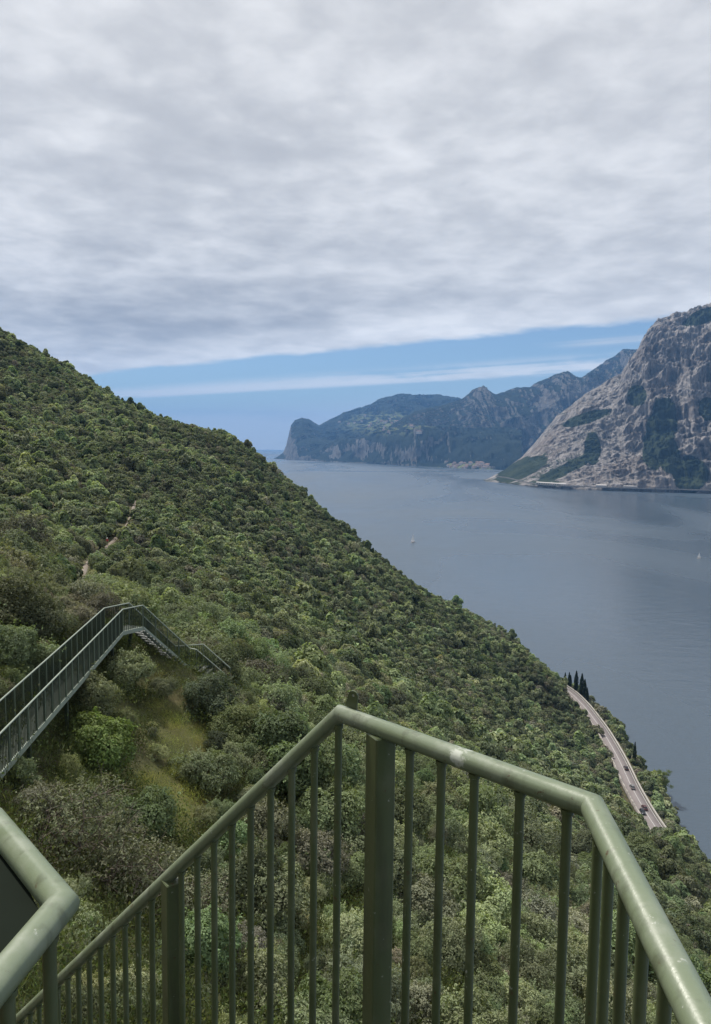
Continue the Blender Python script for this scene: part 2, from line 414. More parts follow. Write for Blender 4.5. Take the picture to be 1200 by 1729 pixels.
GZ = np.where(_s < 0, inland, np.maximum(bank, -14))
GZ = np.maximum(GZ, -14)
def zt(x, y):
    x = np.asarray(x, float); y = np.asarray(y, float)
    fx = np.clip((x - GX[0]) / 2.0, 0, len(GX) - 1.001); fy = np.clip((y - GY[0]) / 2.0, 0, len(GY) - 1.001)
    i = fx.astype(int); j = fy.astype(int); u = fx - i; v = fy - j
    return (GZ[j, i] * (1 - u) + GZ[j, i + 1] * u) * (1 - v) + (GZ[j + 1, i] * (1 - u) + GZ[j + 1, i + 1] * u) * v
def hit(px, py, lo=6.0, hi=700.0):
    """first ground point seen through a pixel of the photograph"""
    d = ray(px, py); t = lo
    while t < hi:
        p = CAM + d * t
        if p[2] < zt(p[0], p[1]): break
        t += max(.15, t * .006)
    return CAM + d * t
def inpoly(px, py, poly):
    px = np.asarray(px, float); py = np.asarray(py, float); r = np.zeros(px.shape, bool); n = len(poly); j = n - 1
    for i in range(n):
        xi, yi = poly[i]; xj, yj = poly[j]
        c = ((yi > py) != (yj > py)) & (px < (xj - xi) * (py - yi) / ((yj - yi) or 1e-9) + xi); r ^= c; j = i
    return r
GRASS = [(228,1105),(262,1135),(300,1190),(335,1235),(342,1275),(300,1300),(330,1350),(380,1375),(360,1425),(330,1425),(300,1400),(270,1330),(235,1330),(228,1280),(268,1220),(245,1190),(215,1140)]
GRASS2 = [(690,1560),(735,1560),(750,1640),(700,1650)]
_V = np.c_[gx.ravel(), gy.ravel(), GZ.ravel()]
_px, _py, _pd = project(_V)
gmask = ((inpoly(_px, _py, GRASS) | inpoly(_px, _py, GRASS2)) & (_pd > 6) & (_pd < 60)).astype(float)
_g2 = gmask.reshape(gx.shape); _g2 = (_g2 + np.roll(_g2, 1, 0) + np.roll(_g2, -1, 0) + np.roll(_g2, 1, 1) + np.roll(_g2, -1, 1)) / 5; gmask = _g2.ravel()
_gr = np.hypot(*np.gradient(GZ, 2.0)).ravel()
rmask = sstep(_gr, 1.5, 2.4) * .8
ny, nx = gx.shape
ii = (np.arange(ny - 1)[:, None] * nx + np.arange(nx - 1)[None]).ravel()
quads = np.c_[ii, ii + 1, ii + nx + 1, ii + nx]
me = mesh_np('hillside', _V, quads, M['soil'], True); attr(me, 'grass', gmask); attr(me, 'rock', rmask)
tag(obj('hillside', me), kind='structure')

# ------------------------------------------------------------------ lake
def lake_mat():
    k = N('lake_water'); p = k.pos()
    w1 = k.noise(k.scale(p, (1.0, 1.6, 1)), .055, 5, .6, .3); w2 = k.noise(p, .45, 4, .6); w3 = k.noise(k.scale(p, (1, .35, 1)), .0016, 4, .55, .8)
    h = k.math('ADD', w1, k.math('MULTIPLY', w2, .25))
    b = k.bump(h, .22, 2.0)
    c = k.mix(w3, (.036, .056, .078), (.062, .084, .106))
    k.bsdf(c, k.mapr(w3, .3, .7, .17, .46), 0, .5, b); return k.m
_yy = np.array([-6000, -200, 60, 160, 320, 640, 1300, 2600, 5200, 10000, 18000, 28000.]); _xx = np.array([-28000, -18000, -10000, -4000, -1500, -500, 0, 300, 900, 2500, 6000, 12000, 20000, 28000.])
X_, Y_ = np.meshgrid(_xx, _yy); nx2 = len(_xx)
i2 = (np.arange(len(_yy) - 1)[:, None] * nx2 + np.arange(nx2 - 1)[None]).ravel()
lk = mesh_np('lake', np.c_[X_.ravel(), Y_.ravel(), 0 * X_.ravel()], np.c_[i2, i2 + 1, i2 + nx2 + 1, i2 + nx2], lake_mat())
tag(obj('lake', lk), kind='structure')

# ------------------------------------------------------------------ mountains across the lake
def mountain_mat(name, rockA, rockB, vegA, vegB, sc):
    k = N(name); p = k.pos(); v = k.attr('veg').outputs['Fac']
    n = k.noise(p, .012 * sc, 8, .65); n2 = k.noise(k.scale(p, (1, 1, .45)), .03 * sc, 7, .7, .6); n3 = k.noise(p, .004 * sc, 5)
    rock = k.mix(k.mapr(n2, .30, .68), rockA, rockB)
    rock = k.mix(k.mapr(n3, .45, .7, 0, .45), rock, (rockA[0] * 1.5, rockA[1] * 1.2, rockA[2] * 1.0))
    veg = k.mix(k.mapr(n, .35, .65), vegA, vegB)
    fld = k.attr('field').outputs['Fac']
    veg = k.mix(k.math('MULTIPLY', fld, k.mapr(k.noise(k.scale(p, (1, .5, 3)), .012, 3), .48, .54)), veg, (.15, .17, .075))
    msk = k.mapr(k.math('ADD', v, k.math('MULTIPLY', k.math('SUBTRACT', n, .5), 1.1)), .42, .58)
    b = k.bump(k.math('ADD', n2, k.math('MULTIPLY', n, .6)), .9, 26.0 / sc)
    k.bsdf(k.mix(msk, rock, veg), .95, 0, .1, b); return k.m
def polyx(tab, px):
    t = np.array(tab, float); return [np.interp(px, t[:, 0], t[:, i]) for i in range(1, t.shape[1])]
def loft(name, shore, ridge, px0, px1, ns, nu, prof, disp, vegf, mat, back=.22, fieldf=None, ridge_amp=1.0):
    pxs = np.linspace(px0, px1, ns)
    sy, = polyx(shore, pxs); ry, rd = polyx(ridge, pxs)
    B = np.array([atz(a, b, 0) for a, b in zip(pxs, sy)])
    T = np.array([at(a, b, d) for a, b, d in zip(pxs, ry, rd)])
    us = np.r_[np.linspace(0, 1, nu) ** 1.0, np.linspace(1, 1 + back, max(8, nu // 12))[1:]]
    P = np.zeros((len(us), ns, 3)); uu = np.zeros((len(us), ns)); ss = np.zeros_like(uu)
    for i, u in enumerate(us):
        pr = prof(np.full(ns, min(u, 1.0)), pxs)
        P[i] = B + (T - B) * u
        P[i, :, 2] = T[:, 2] * pr if u <= 1 else T[:, 2] * (1 - ((u - 1) / back) ** 1.2 * .75)
        uu[i] = u; ss[i] = pxs
    X, Y, Z = P[..., 0], P[..., 1], P[..., 2]
    env = np.clip(np.sin(np.pi * np.clip(uu, 0, 1)) ** .30, 0, 1)
    dh, dz = disp(X, Y, Z, ss, uu)
    toC = np.stack([-X, -Y], -1); toC /= np.linalg.norm(toC, axis=-1, keepdims=True)
    hgt = np.maximum(T[None, :, 2], 60) / 900.0; amp = env * np.minimum(hgt, 1.3)
    P[..., 0] += toC[..., 0] * dh * amp; P[..., 1] += toC[..., 1] * dh * amp
    P[..., 2] += dz * amp + ridge_amp * np.clip(uu * 2 - 1, 0, 1) * np.minimum(hgt, 1) * fbm(X / 160, Y / 160, None, 5, 31) * 26
    P[0, :, 2] = -25; P[..., 2] = np.maximum(P[..., 2], -25)
    gu = np.gradient(P, axis=0); gs = np.gradient(P, axis=1); nr = np.cross(gs, gu); nr /= np.linalg.norm(nr, axis=-1, keepdims=True) + 1e-9
    nz = np.abs(nr[..., 2])
    qx, qy, _ = project(P.reshape(-1, 3))
    veg = vegf(P[..., 0], P[..., 1], P[..., 2], nz, qx.reshape(uu.shape), qy.reshape(uu.shape), uu)
    n2_, n1_ = uu.shape
    ii = (np.arange(n2_ - 1)[:, None] * n1_ + np.arange(n1_ - 1)[None]).ravel()
    me = mesh_np(name, P.reshape(-1, 3), np.c_[ii, ii + 1, ii + n1_ + 1, ii + n1_], mat, True)
    attr(me, 'veg', veg.ravel())
    attr(me, 'field', (fieldf(P, qx.reshape(uu.shape), qy.reshape(uu.shape)) if fieldf else np.zeros_like(uu)).ravel())
    return tag(obj(name, me), kind='structure'), P
MM1 = mountain_mat('limestone_cliff', (.098, .091, .086), (.385, .352, .330), (.016, .027, .015), (.040, .053, .027), 1.0)
MM2 = mountain_mat('wooded_mountain', (.060, .058, .056), (.21, .195, .18), (.007, .015, .013), (.019, .028, .020), .5)  # rock and woods darkened to carry the cloud shadow over these ranges
# nearest cliff on the right
sh1 = [(815,811),(822,813),(860,817),(900,822),(960,826),(1050,829),(1120,831),(1200,833.5),(1350,838),(1600,846)]
rg1 = [(815,811,3330),(822,809,3350),(835,802,3380),(850,794,3430),(880,772,3520),(905,745,3600),(940,702,3700),(985,668,3780),(1020,650,3820),(1048,634,3840),(1062,612,3850),(1078,592,3850),(1092,568,3850),(1108,549,3840),(1130,538,3820),(1160,533,3790),(1182,524,3750),(1200,516,3720),(1260,490,3600),(1350,470,3450),(1600,480,3200)]
def prof1(u, px): return .62 * u ** .80 + .38 * sstep(u, .25, .95)
def disp1(X, Y, Z, s, u):
    r1 = fbm((s + u * 55) / 55, u * 2.2, None, 5, 11, .55, True); r2 = fbm(X / 120, Y / 120, Z / 120, 6, 21, .58, True); r3 = fbm(X / 420, Y / 420, Z / 420, 3, 41)
    r4 = fbm((X + Z * .8) / 240, Z / 40, Y / 300, 4, 51, .5, True)
    r5 = fbm((X - Z * .5) / 34, Y / 34, Z / 60, 4, 81, .55, True)
    return 150 * r1 + 80 * r2 + 130 * r3 + 36 * r4 + 22 * r5, 36 * r2 + 34 * r4 + 12 * r5
def ell(px, py, cx, cy, rx, ry, rot=0):
    a = R_(rot); x = (px - cx) * math.cos(a) + (py - cy) * math.sin(a); y = -(px - cx) * math.sin(a) + (py - cy) * math.cos(a)
    return np.clip(1.25 - ((x / rx) ** 2 + (y / ry) ** 2) * .75, 0, 1)
def veg1(X, Y, Z, nz, px, py, u):
    v = sstep(nz, .62, .92) * .34 + .10 + .25 * fbm(X / 260, Y / 260, Z / 260, 4, 61)
    for e in ((1113, 735, 26, 70, 12), (1125, 765, 22, 40, -20), (1165, 800, 30, 30, 0), (880, 792, 48, 16, -22), (1000, 762, 14, 30, 0), (960, 790, 60, 10, -25), (1185, 535, 40, 12, -22), (1195, 690, 16, 20, 0), (990, 706, 45, 9, -18), (1075, 668, 16, 18, 20)):
        v = np.maximum(v, ell(px, py, *e) * 1.05 + .12 * fbm(X / 90, Y / 90, Z / 90, 3, 71))
    v -= .35 * ell(px, py, 1130, 600, 60, 60); v -= .3 * ell(px, py, 1040, 800, 90, 25)
    return np.clip(v, 0, 1.2)
loft('limestone_mountain', sh1, rg1, 815, 1330, 640, 400, prof1, disp1, veg1, MM1)
# middle range with the town at its foot
sh2 = [(660,783),(700,787),(740,789),(800,792),(860,793.5),(950,796),(1250,806)]
rg2 = [(660,720,6900),(700,698,7000),(730,692,7100),(760,680,7200),(780,673,7200),(797,662,7200),(810,656,7200),(822,663,7200),(838,670,7250),(860,664,7300),(885,660,7300),(920,646,7200),(945,637,7100),(958,634,7050),(972,641,7050),(984,641,7100),(1010,622,7300),(1040,606,7500),(1066,597,7500),(1080,594,7500),(1130,600,7400),(1250,620,7000)]
def prof2(u, px): return .05 * sstep(u, 0, .06) + .09 * sstep(u, .05, .38) + .86 * sstep(u, .24, 1.06) / sstep(1.0, .24, 1.06)
def disp2(X, Y, Z, s, u):
    r1 = fbm((s + u * 95) / 62, u * .9, None, 4, 12, .5, True); r2 = fbm(X / 260, Y / 260, Z / 260, 6, 22, .55, True); r3 = fbm(X / 900, Y / 900, None, 3, 42)
    k = sstep(u, .16, .42)
    return (430 * r1 + 150 * r2 + 200 * r3) * k, (70 * r2 + 60 * r1) * k
def veg2(X, Y, Z, nz, px, py, u):
    v = .98 + .25 * fbm(X / 500, Y / 500, Z / 500, 4, 62) - sstep(nz, .76, .48) * .62 * sstep(u, .2, .35)
    for e in ((905, 712, 14, 50, 32), (870, 750, 20, 24, 20), (985, 668, 30, 26, 30), (820, 735, 9, 22, 10), (930, 680, 20, 20, 0)):
        v -= .42 * ell(px, py, *e)
    return np.clip(v, 0, 1.2)
def field2(P, px, py): return sstep(py, 762, 772) * sstep(px, 725, 745)
loft('wooded_mountain', sh2, rg2, 660, 1240, 520, 220, prof2, disp2, veg2, MM2, fieldf=field2)
# farthest headland
sh3 = [(462,774.5),(500,777),(560,780),(620,782.5),(700,787),(800,791),(900,796)]
rg3 = [(462,774.5,8300),(470,770,8400),(478,764,8500),(483,752,8650),(487,735,8800),(491,718,8900),(498,709,9000),(510,705.5,9100),(521,708,9200),(531,714,9400),(538,718,9600),(552,711,9800),(580,699,10000),(606,690,10100),(612,690,10100),(640,678,10200),(668,670,10200),(700,670,10200),(735,670,10200),(760,673,10200),(800,680,10200),(900,690,10200)]
def prof3(u, px):
    t = sstep(px, 525, 580) * (1 - .5 * sstep(px, 720, 800)); a = .85 * u ** .6 + .15 * u
    b = .34 * sstep(u, 0, .10) + .12 * sstep(u, .12, .5) + .54 * sstep(u, .42, 1.0)
    return a * (1 - t) + b * t
def disp3(X, Y, Z, s, u):
    r1 = fbm((s + u * 40 + 14 * vnoise(s / 31., u * 3)) / 34, u * 2.5, None, 4, 13, .5, True); r2 = fbm(X / 300, Y / 300, Z / 300, 5, 23, .55, True)
    r3 = fbm(X / 700, Y / 700, Z / 700, 3, 43)
    return 110 * r1 + 210 * r2 + 260 * r3, 60 * r2
def veg3(X, Y, Z, nz, px, py, u):
    v = 1.02 + .25 * fbm(X / 500, Y / 500, Z / 500, 4, 63) - sstep(nz, .62, .34) * .55
    v -= .5 * ell(px, py, 485, 755, 14, 25) + .45 * ell(px, py, 610, 757, 12, 22) + .25 * ell(px, py, 555, 765, 25, 12)
    return np.clip(v, 0, 1.2)
def field3(P, px, py): return ell(px, py, 655, 715, 70, 18)
loft('distant_headland', sh3, rg3, 462, 880, 420, 160, prof3, disp3, veg3, MM2, fieldf=field3, ridge_amp=.5)
# ------------------------------------------------------------------ lakeside road
def asphalt():
    k = N('road_asphalt'); p = k.pos(); n = k.noise(p, .35, 5); n2 = k.noise(p, 4, 4)
    k.bsdf(k.mix(n, k.mix(n2, (.15, .132, .132), (.19, .17, .167)), (.22, .195, .19)), .9, 0, .2); return k.m
M['asphalt'] = asphalt(); M['white_line'] = plain('road_paint', (.50, .50, .48), .7, 0, .3, .12, .4)
RS = np.arange(60, 450, 4.0); RXs = road_x(RS)
_t = np.gradient(RXs, RS); _nrm = np.c_[np.ones_like(_t), -_t]; _nrm /= np.linalg.norm(_nrm, axis=1)[:, None]
def ribbon(name, offs0, offs1, z0, mat, parent=None, thick=None, a=0, b=None, z1=None):
    P = np.c_[RXs, RS][a:b]; nn = _nrm[a:b]; n = len(P)
    A = np.c_[P + nn * offs0, np.full(n, z0)]; B = np.c_[P + nn * offs1, np.full(n, z0 if z1 is None else z1)]
    if thick is None:
        V = np.r_[A, B]; i = np.arange(n - 1); Fc = np.c_[i, i + n, i + n + 1, i + 1]
    else:
        A2 = A - [0, 0, thick]; B2 = B - [0, 0, thick]; V = np.r_[A, B, B2, A2]; i = np.arange(n - 1)
        Fc = np.r_[np.c_[i, i + n, i + n + 1, i + 1], np.c_[i + n, i + 2 * n, i + 2 * n + 1, i + n + 1], np.c_[i + 2 * n, i + 3 * n, i + 3 * n + 1, i + 2 * n + 1], np.c_[i + 3 * n, i, i + 1, i + 3 * n + 1],
                   [[0, 3 * n, 2 * n, n]], [[n - 1, 2 * n - 1, 3 * n - 1, 4 * n - 1]]]
    return obj(name, mesh_np(name, V, Fc, mat), parent)
road = tag(ribbon('road', -hw, hw, ROAD_Z + .05, M['asphalt'], thick=.5), kind='structure')
ribbon('edge_line', hw - .42, hw - .26, ROAD_Z + .056, M['white_line'], road)
ribbon('edge_line', -hw + .26, -hw + .40, ROAD_Z + .056, M['white_line'], road)
ribbon('centre_line', -.07, .07, ROAD_Z + .056, M['white_line'], road)
par = tag(empty('road_parapet', (0, 0, 0)), 'long pale concrete parapet along the lake side of the road', 'parapet')
ribbon('wall', hw + .15, hw + .55, ROAD_Z + .75, M['concrete'], par, 1.2)
ribbon('coping', hw + .08, hw + .62, ROAD_Z + .83, M['concrete'], par, .08)
rw = tag(empty('retaining_wall', (0, 0, 0)), 'rough stone retaining wall on the hill side of the road', 'wall')
ribbon('wall', -hw - 1.0, -hw - .45, ROAD_Z + 1.7, M['rock'], rw, 2.4)
ribbon('coping', -hw - 1.05, -hw - .40, ROAD_Z + 1.8, M['rock'], rw, .1)

def car_paint(name, col):
    k = N(name); k.bsdf(col, .25, .1, .6); return k.m
M['glass'] = plain('car_glass', (.015, .018, .02), .08, 0, .6)
M['lamp_glass'] = plain('lamp_glass', (.6, .6, .58), .15); M['tail'] = plain('tail_lamp', (.25, .015, .012), .2)
_wheel = None
def make_car(px, py, col, label, away=True):
    global _wheel
    p = atz(px, py, ROAD_Z + .4); y = p[1]; off = 1.75 if away else -1.75
    # keep the car in the lane nearest to where it is seen
    s = float(np.clip(p[0] - road_x(y), -1.35, 1.35)); x = road_x(y) + s
    ang = math.atan2(-(road_x(y + 1) - road_x(y - 1)) / 2, 1) + (0 if away else math.pi)
    t = tag(empty('car', (x, y, ROAD_Z + .056), ang), label, 'car', 'cars driving on the lakeside road'); t.scale = (.88,) * 3
    m = car_paint('car_paint', col)
    prof = [(-2.1, .32), (-2.13, .62), (-2.0, .86), (-1.2, .93), (.95, .92), (1.9, .78), (2.1, .58), (2.08, .32)]
    W = .86; mb = MB(); n = len(prof)
    V = [(sx * W * (.96 if z > .8 else 1), yy, z) for sx in (-1, 1) for yy, z in prof]
    mb.add(V, [tuple(range(n)), tuple(range(2 * n - 1, n - 1, -1))] + [(i, (i + 1) % n, n + (i + 1) % n, n + i) for i in range(n)])
    mb.build('body', m, t, bevel=.04, smooth=True)
    cab = [(-1.75, .9), (-1.35, 1.40), (.15, 1.42), (.95, .9)]; mb = MB(); n = 4
    V = [(sx * (.80 if z < 1 else .62), yy, z) for sx in (-1, 1) for yy, z in cab]
    mb.add(V, [tuple(range(n)), tuple(range(2 * n - 1, n - 1, -1))] + [(i, (i + 1) % n, n + (i + 1) % n, n + i) for i in range(n)])
    mb.build('window_band', M['glass'], t, bevel=.03)
    MB().box((0, -.6, 1.425), (1.2, 1.5, .05)).build('roof', m, t, bevel=.015)
    for sx in (-1, 1):
        for yy in (-1.3, 1.3):
            if _wheel is None: _wheel = MB().tube([(-.1, 0, 0), (.1, 0, 0)], .32, 14).mesh('wheel', M['black'])
            obj('wheel', _wheel, t, (sx * .80, yy, .32))
        MB().box((sx * .6, 2.08, .64), (.36, .08, .14)).build('headlight', M['lamp_glass'], t)
        MB().box((sx * .66, -2.11, .72), (.28, .06, .16)).build('tail_light', M['tail'], t)
        MB().box((sx * .93, .55, .98), (.14, .1, .1)).build('mirror', m, t)
make_car(1057, 1297, (.035, .02, .02), 'dark car highest up the visible stretch of lakeside road')
make_car(1067.5, 1329, (.16, .155, .15), 'grey car in the middle of the lakeside road')
make_car(1088, 1364, (.075, .022, .02), 'dark red car low on the road, beside the parapet')
make_car(1072, 1371, (.02, .022, .028), 'small black car lowest on the visible road, in the hillside lane', False)

# ------------------------------------------------------------------ foreground railing and stairs
ZR = H - .62
A = Vector((.42, 1.243, ZR)); B = Vector((-.029, 1.680, ZR)); C2 = Vector((-.389, .948, ZR))
Ed = Vector((.383, .753, ZR)); DIR = Vector((-.757, .654, 0)); SL = .985
def down(p, t): return p + DIR * t + Vector((0, 0, -SL * t))
RT = .0225
BAL_L = 1.02
bal_me = MB().tube([(0, 0, 0), (0, 0, -BAL_L)], .0090, 10).mesh('baluster', M['paint'], True)
weld_me = MB().tube([(0, 0, .004), (0, 0, -.006)], [.0125, .0115], 10).mesh('weld', M['paint'], True)
def baluster(p, parent):
    o = obj('baluster', bal_me, parent, (p.x, p.y, p.z - .012))
    obj('weld_bead', weld_me, o, (0, 0, -.012)); return o
rail = tag(empty('stair_railing', (A.x, A.y, ZR - 1.0)), 'green tubular steel railing peaking in the middle of the picture, square post under it', 'railing')
rail_inv = rail.location
def local(v): return Vector(v) - rail_inv
Eb = A + (Ed - A).normalized() * 2.4
MB().tube([local(p) for p in (Eb, A, B, down(B, 4.2))], [.0245, .0222, .0192, .0192], 28).build('handrail', M['paint_rail'], rail, smooth=True)
def put_along(a, b, ts, parent):
    for t in ts: 
        p = a + (b - a) * t
        baluster(p - parent.location, parent)
AB = (B - A).length
for px in (958, 878, 801, 746, 693): # level run, spaced as in the photograph
    best = min((abs(project(np.array(A + (B - A) * t))[0] - px), t) for t in np.linspace(0, 1, 400))[1]
    put_along(A, B, [best], rail)
put_along(A, Eb, [x / 2.4 for x in (.045, .115, .20, .29, .38, .47, .56, .65, .74, .85, .95, 1.05, 1.15, 1.25)], rail)
_t1 = min((abs(project(np.array(down(B, t)))[0] - 290), t) for t in np.linspace(0, 3, 900))[1]
for k in range(53):
    t = .006 + .0775 * k
    if abs(t - _t1) < .045: continue
    p = down(B, t); baluster(p - rail.location, rail)
def post(p, parent, rz, w=.060, L_=1.15):
    o = MB().box((0, 0, -L_ / 2), (w, w, L_)).build('post', M['paint'], parent, p, bevel=.003); o.rotation_euler = (0, 0, rz); return o
_t0 = min((abs(project(np.array(A + (B - A) * t))[0] - 643), t) for t in np.linspace(0, 1, 400))[1]
post(A + (B - A) * _t0 - rail.location + Vector((0, 0, -.012)), rail, R_(28), .050)
_t1 = min((abs(project(np.array(down(B, t)))[0] - 290), t) for t in np.linspace(0, 3, 900))[1]
post(down(B, _t1) - rail.location + Vector((0, 0, -.02)), rail, R_(36), .050)
post(down(B, 3.2) - rail.location + Vector((0, 0, -.02)), rail, R_(36), .050)
# bolt tab on the crown of the rail
tab = MB(); n = 20; V = []
for d in (-.0025, .0025):
    for i in range(n):
        a = 2 * math.pi * i / n; c, s_ = math.cos(a), math.sin(a)
        r = .0155
        V.append((r * c if s_ > -.25 else (r * 1.25 * (1 if c > 0 else -1)), d, (.040 + r * s_) if s_ > -.25 else .0))
V2 = [(.0042 * math.cos(2 * math.pi * i / n), d, .042 + .0042 * math.sin(2 * math.pi * i / n)) for d in (-.0025, .0025) for i in range(n)]
Fs = []
for i in range(n):
    j = (i + 1) % n
    Fs += [(i, j, 2 * n + j, 2 * n + i), (n + i, 3 * n + i, 3 * n + j, n + j), (i, n + i, n + j, j), (2 * n + i, 2 * n + j, 3 * n + j, 3 * n + i)]
tb = tab.add(V + V2, Fs).build('bolt_tab', M['paint'], rail, A + (B - A) * .955 - rail.location + Vector((.004, .010, RT - .004))); tb.rotation_euler = (R_(4), R_(14), R_(-28)); tb.scale = (.8, 1, .78)

crail = tag(empty('corner_railing', (C2.x, C2.y, ZR - 1.0)), 'pale green tubular railing corner at the lower left edge, thick bars below', 'railing')
s1 = Vector((-.566, 1.143, ZR)); s2 = Vector((-.405, .806, ZR))
c_end = C2 + (s2 - C2).normalized() * 1.9
top1 = C2 + (s1 - C2).normalized() * .30
lc = lambda v: v - crail.location
MB().tube([lc(p) for p in (c_end, C2, top1, top1 + DIR * 3.0 + Vector((0, 0, -3.0 * SL)))], .0205, 28).build('handrail', M['paint_rail'], crail, smooth=True)
for x in (.035, .13, .225, .32, .42, .52, .62, .72, .82, .92, 1.02, 1.12):
    p = C2 + (c_end - C2).normalized() * x; baluster(lc(p), crail)
for k in range(28):
    baluster(lc(top1 + DIR * (.01 + .105 * k) + Vector((0, 0, -SL * (.01 + .105 * k)))), crail)
# solid green sheet filling the corner below the tube, bolted on
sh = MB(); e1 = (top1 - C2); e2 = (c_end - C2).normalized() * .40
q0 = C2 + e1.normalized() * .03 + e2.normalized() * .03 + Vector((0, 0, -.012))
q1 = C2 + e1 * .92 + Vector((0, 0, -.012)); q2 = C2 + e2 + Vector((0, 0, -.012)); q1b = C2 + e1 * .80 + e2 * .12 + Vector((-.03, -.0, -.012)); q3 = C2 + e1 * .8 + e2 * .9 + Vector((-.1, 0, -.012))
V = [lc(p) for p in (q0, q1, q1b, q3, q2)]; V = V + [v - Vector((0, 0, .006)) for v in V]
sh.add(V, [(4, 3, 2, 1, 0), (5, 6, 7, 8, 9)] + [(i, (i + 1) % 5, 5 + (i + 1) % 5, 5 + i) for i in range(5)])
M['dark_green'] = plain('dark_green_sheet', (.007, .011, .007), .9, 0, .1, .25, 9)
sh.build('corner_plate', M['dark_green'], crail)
for tt in (.72, .9):
    MB().tube([(0, 0, 0), (0, 0, .008)], .006, 6).build('bolt', M['galv'], crail, lc(C2 + e1 * tt + e2 * .11 + Vector((-.012, 0, -.012))))

st = tag(empty('steel_staircase', (0, .4, ZR - 1.0)), 'green steel stair platform and flight carrying the near railings', 'staircase')
ls = lambda v: Vector(v) - st.location
dn = Vector((DIR.y, -DIR.x, 0))
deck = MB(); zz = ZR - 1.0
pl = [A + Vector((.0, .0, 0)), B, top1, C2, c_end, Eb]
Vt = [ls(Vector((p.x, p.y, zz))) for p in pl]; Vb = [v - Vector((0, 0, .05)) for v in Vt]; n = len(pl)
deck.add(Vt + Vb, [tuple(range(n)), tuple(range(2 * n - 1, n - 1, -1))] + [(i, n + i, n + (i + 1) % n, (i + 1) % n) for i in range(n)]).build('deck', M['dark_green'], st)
for k in range(16):
    t = .12 + .2 * k; a = down(B, t); b = down(top1, t); a = Vector((a.x, a.y, zz - .19 * (k + 1))); b = Vector((b.x, b.y, a.z))
    MB().beam(ls(a - dn * 0), ls(b), .24, .035).build('tread', M['dark_green'], st)
for p in (B, top1):
    MB().beam(ls(down(p, -.02) + Vector((0, 0, -1.06))), ls(down(p, 4.1) + Vector((0, 0, -1.06))), .012, .16).build('stringer', M['paint'], st)
for (x, y) in ((.40, .3), (-.42, .3), (-1.6, 3.3), (-2.3, 2.9)):
    g = float(zt(x, y)); z1 = zz - .03 if y < 1 else zz - 2.1
    MB().box((0, 0, (g - .5 + z1) / 2 - st.location.z), (.12, .12, z1 - g + .5)).build('support_leg', M['paint'], st, (x - st.location.x, y - st.location.y, 0))

# ------------------------------------------------------------------ steel walkway on the slope
WZ = H - 7.12
N0 = Vector((-8.45, 15.4, WZ)); N1 = Vector((-10.03, 31.54, WZ)); N2 = Vector((-9.41, 32.41, WZ))
F1 = Vector((-10.89, 31.75, WZ)); F2 = Vector((-10.15, 32.85, WZ)); F0v = Vector((-9.35, 15.3, WZ))
LZ = H - 10.04
N3 = Vector((-8.16, 36.0, LZ)); F3 = Vector((-8.94, 36.34, LZ))
G1 = Vector((-7.62, 36.75, LZ)); G2 = Vector((-6.3, 36.9, LZ - 1.25)); K2 = Vector((-7.75, 35.75, LZ)); K3 = Vector((-6.4, 35.9, LZ - 1.25))
walk = tag(empty('steel_walkway', (-10, 26, WZ - 1.0)), 'green steel walkway with railings, stairs dropping at its far end, left on the slope', 'walkway')
lw = lambda v: Vector(v) - walk.location
M['tread'] = plain('dull_grating', (.15, .16, .15), .7, .2)
M['paint_far'] = plain('green_paint_walkway', (.27, .31, .25), .40, 0, .5, .15, 2)  # sky reflection on the walkway rails lightened into the colour
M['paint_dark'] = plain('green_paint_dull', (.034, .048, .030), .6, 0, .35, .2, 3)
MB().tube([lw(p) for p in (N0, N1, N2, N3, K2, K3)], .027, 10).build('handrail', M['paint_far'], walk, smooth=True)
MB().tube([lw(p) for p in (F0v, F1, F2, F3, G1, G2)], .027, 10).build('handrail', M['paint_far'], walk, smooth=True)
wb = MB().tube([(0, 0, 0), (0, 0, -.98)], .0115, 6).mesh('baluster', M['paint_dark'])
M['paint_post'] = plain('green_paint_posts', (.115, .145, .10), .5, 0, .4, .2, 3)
wp = MB().box((0, 0, -.52), (.05, .05, 1.04)).mesh('post', M['paint_post'])
def run(a, b, posts=.72, first=True):
    n = max(1, round((b - a).length / .098)); m = max(1, round((b - a).length / posts))
    for k in range(1, n): obj('baluster', wb, walk, lw(a + (b - a) * (k / n)))
    for k in range(0 if first else 1, m + 1): obj('post', wp, walk, lw(a + (b - a) * (k / m)))
run(N0, N1); run(N1, N2, 1.2, False); run(N2, N3, 1.35, False)
run(F0v, F1); run(F1, F2, 1.4, False); run(F2, F3, 1.35, False); run(F3, G1, 1.3, False); run(G1, G2, 1.3, False); run(K2, K3, 1.3)
dz = Vector((0, 0, -1.0))
def slab(name, P, th, mat):
    n = len(P); Vt = [lw(p) for p in P]; Vb = [v - Vector((0, 0, th)) for v in Vt]
    return MB().add(Vt + Vb, [tuple(range(n)), tuple(range(2 * n - 1, n - 1, -1))] + [(i, n + i, n + (i + 1) % n, (i + 1) % n) for i in range(n)]).build(name, mat, walk)
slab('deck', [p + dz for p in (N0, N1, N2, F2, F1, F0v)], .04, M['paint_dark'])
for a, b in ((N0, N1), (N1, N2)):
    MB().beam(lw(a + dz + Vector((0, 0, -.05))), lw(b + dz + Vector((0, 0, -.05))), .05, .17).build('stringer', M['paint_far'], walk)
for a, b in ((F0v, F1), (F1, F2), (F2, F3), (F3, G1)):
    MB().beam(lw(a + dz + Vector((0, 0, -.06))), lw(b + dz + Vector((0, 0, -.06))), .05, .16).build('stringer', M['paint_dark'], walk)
MB().beam(lw(N2 + dz), lw(N3 + dz), .05, .10).build('stringer', M['paint_far'], walk)
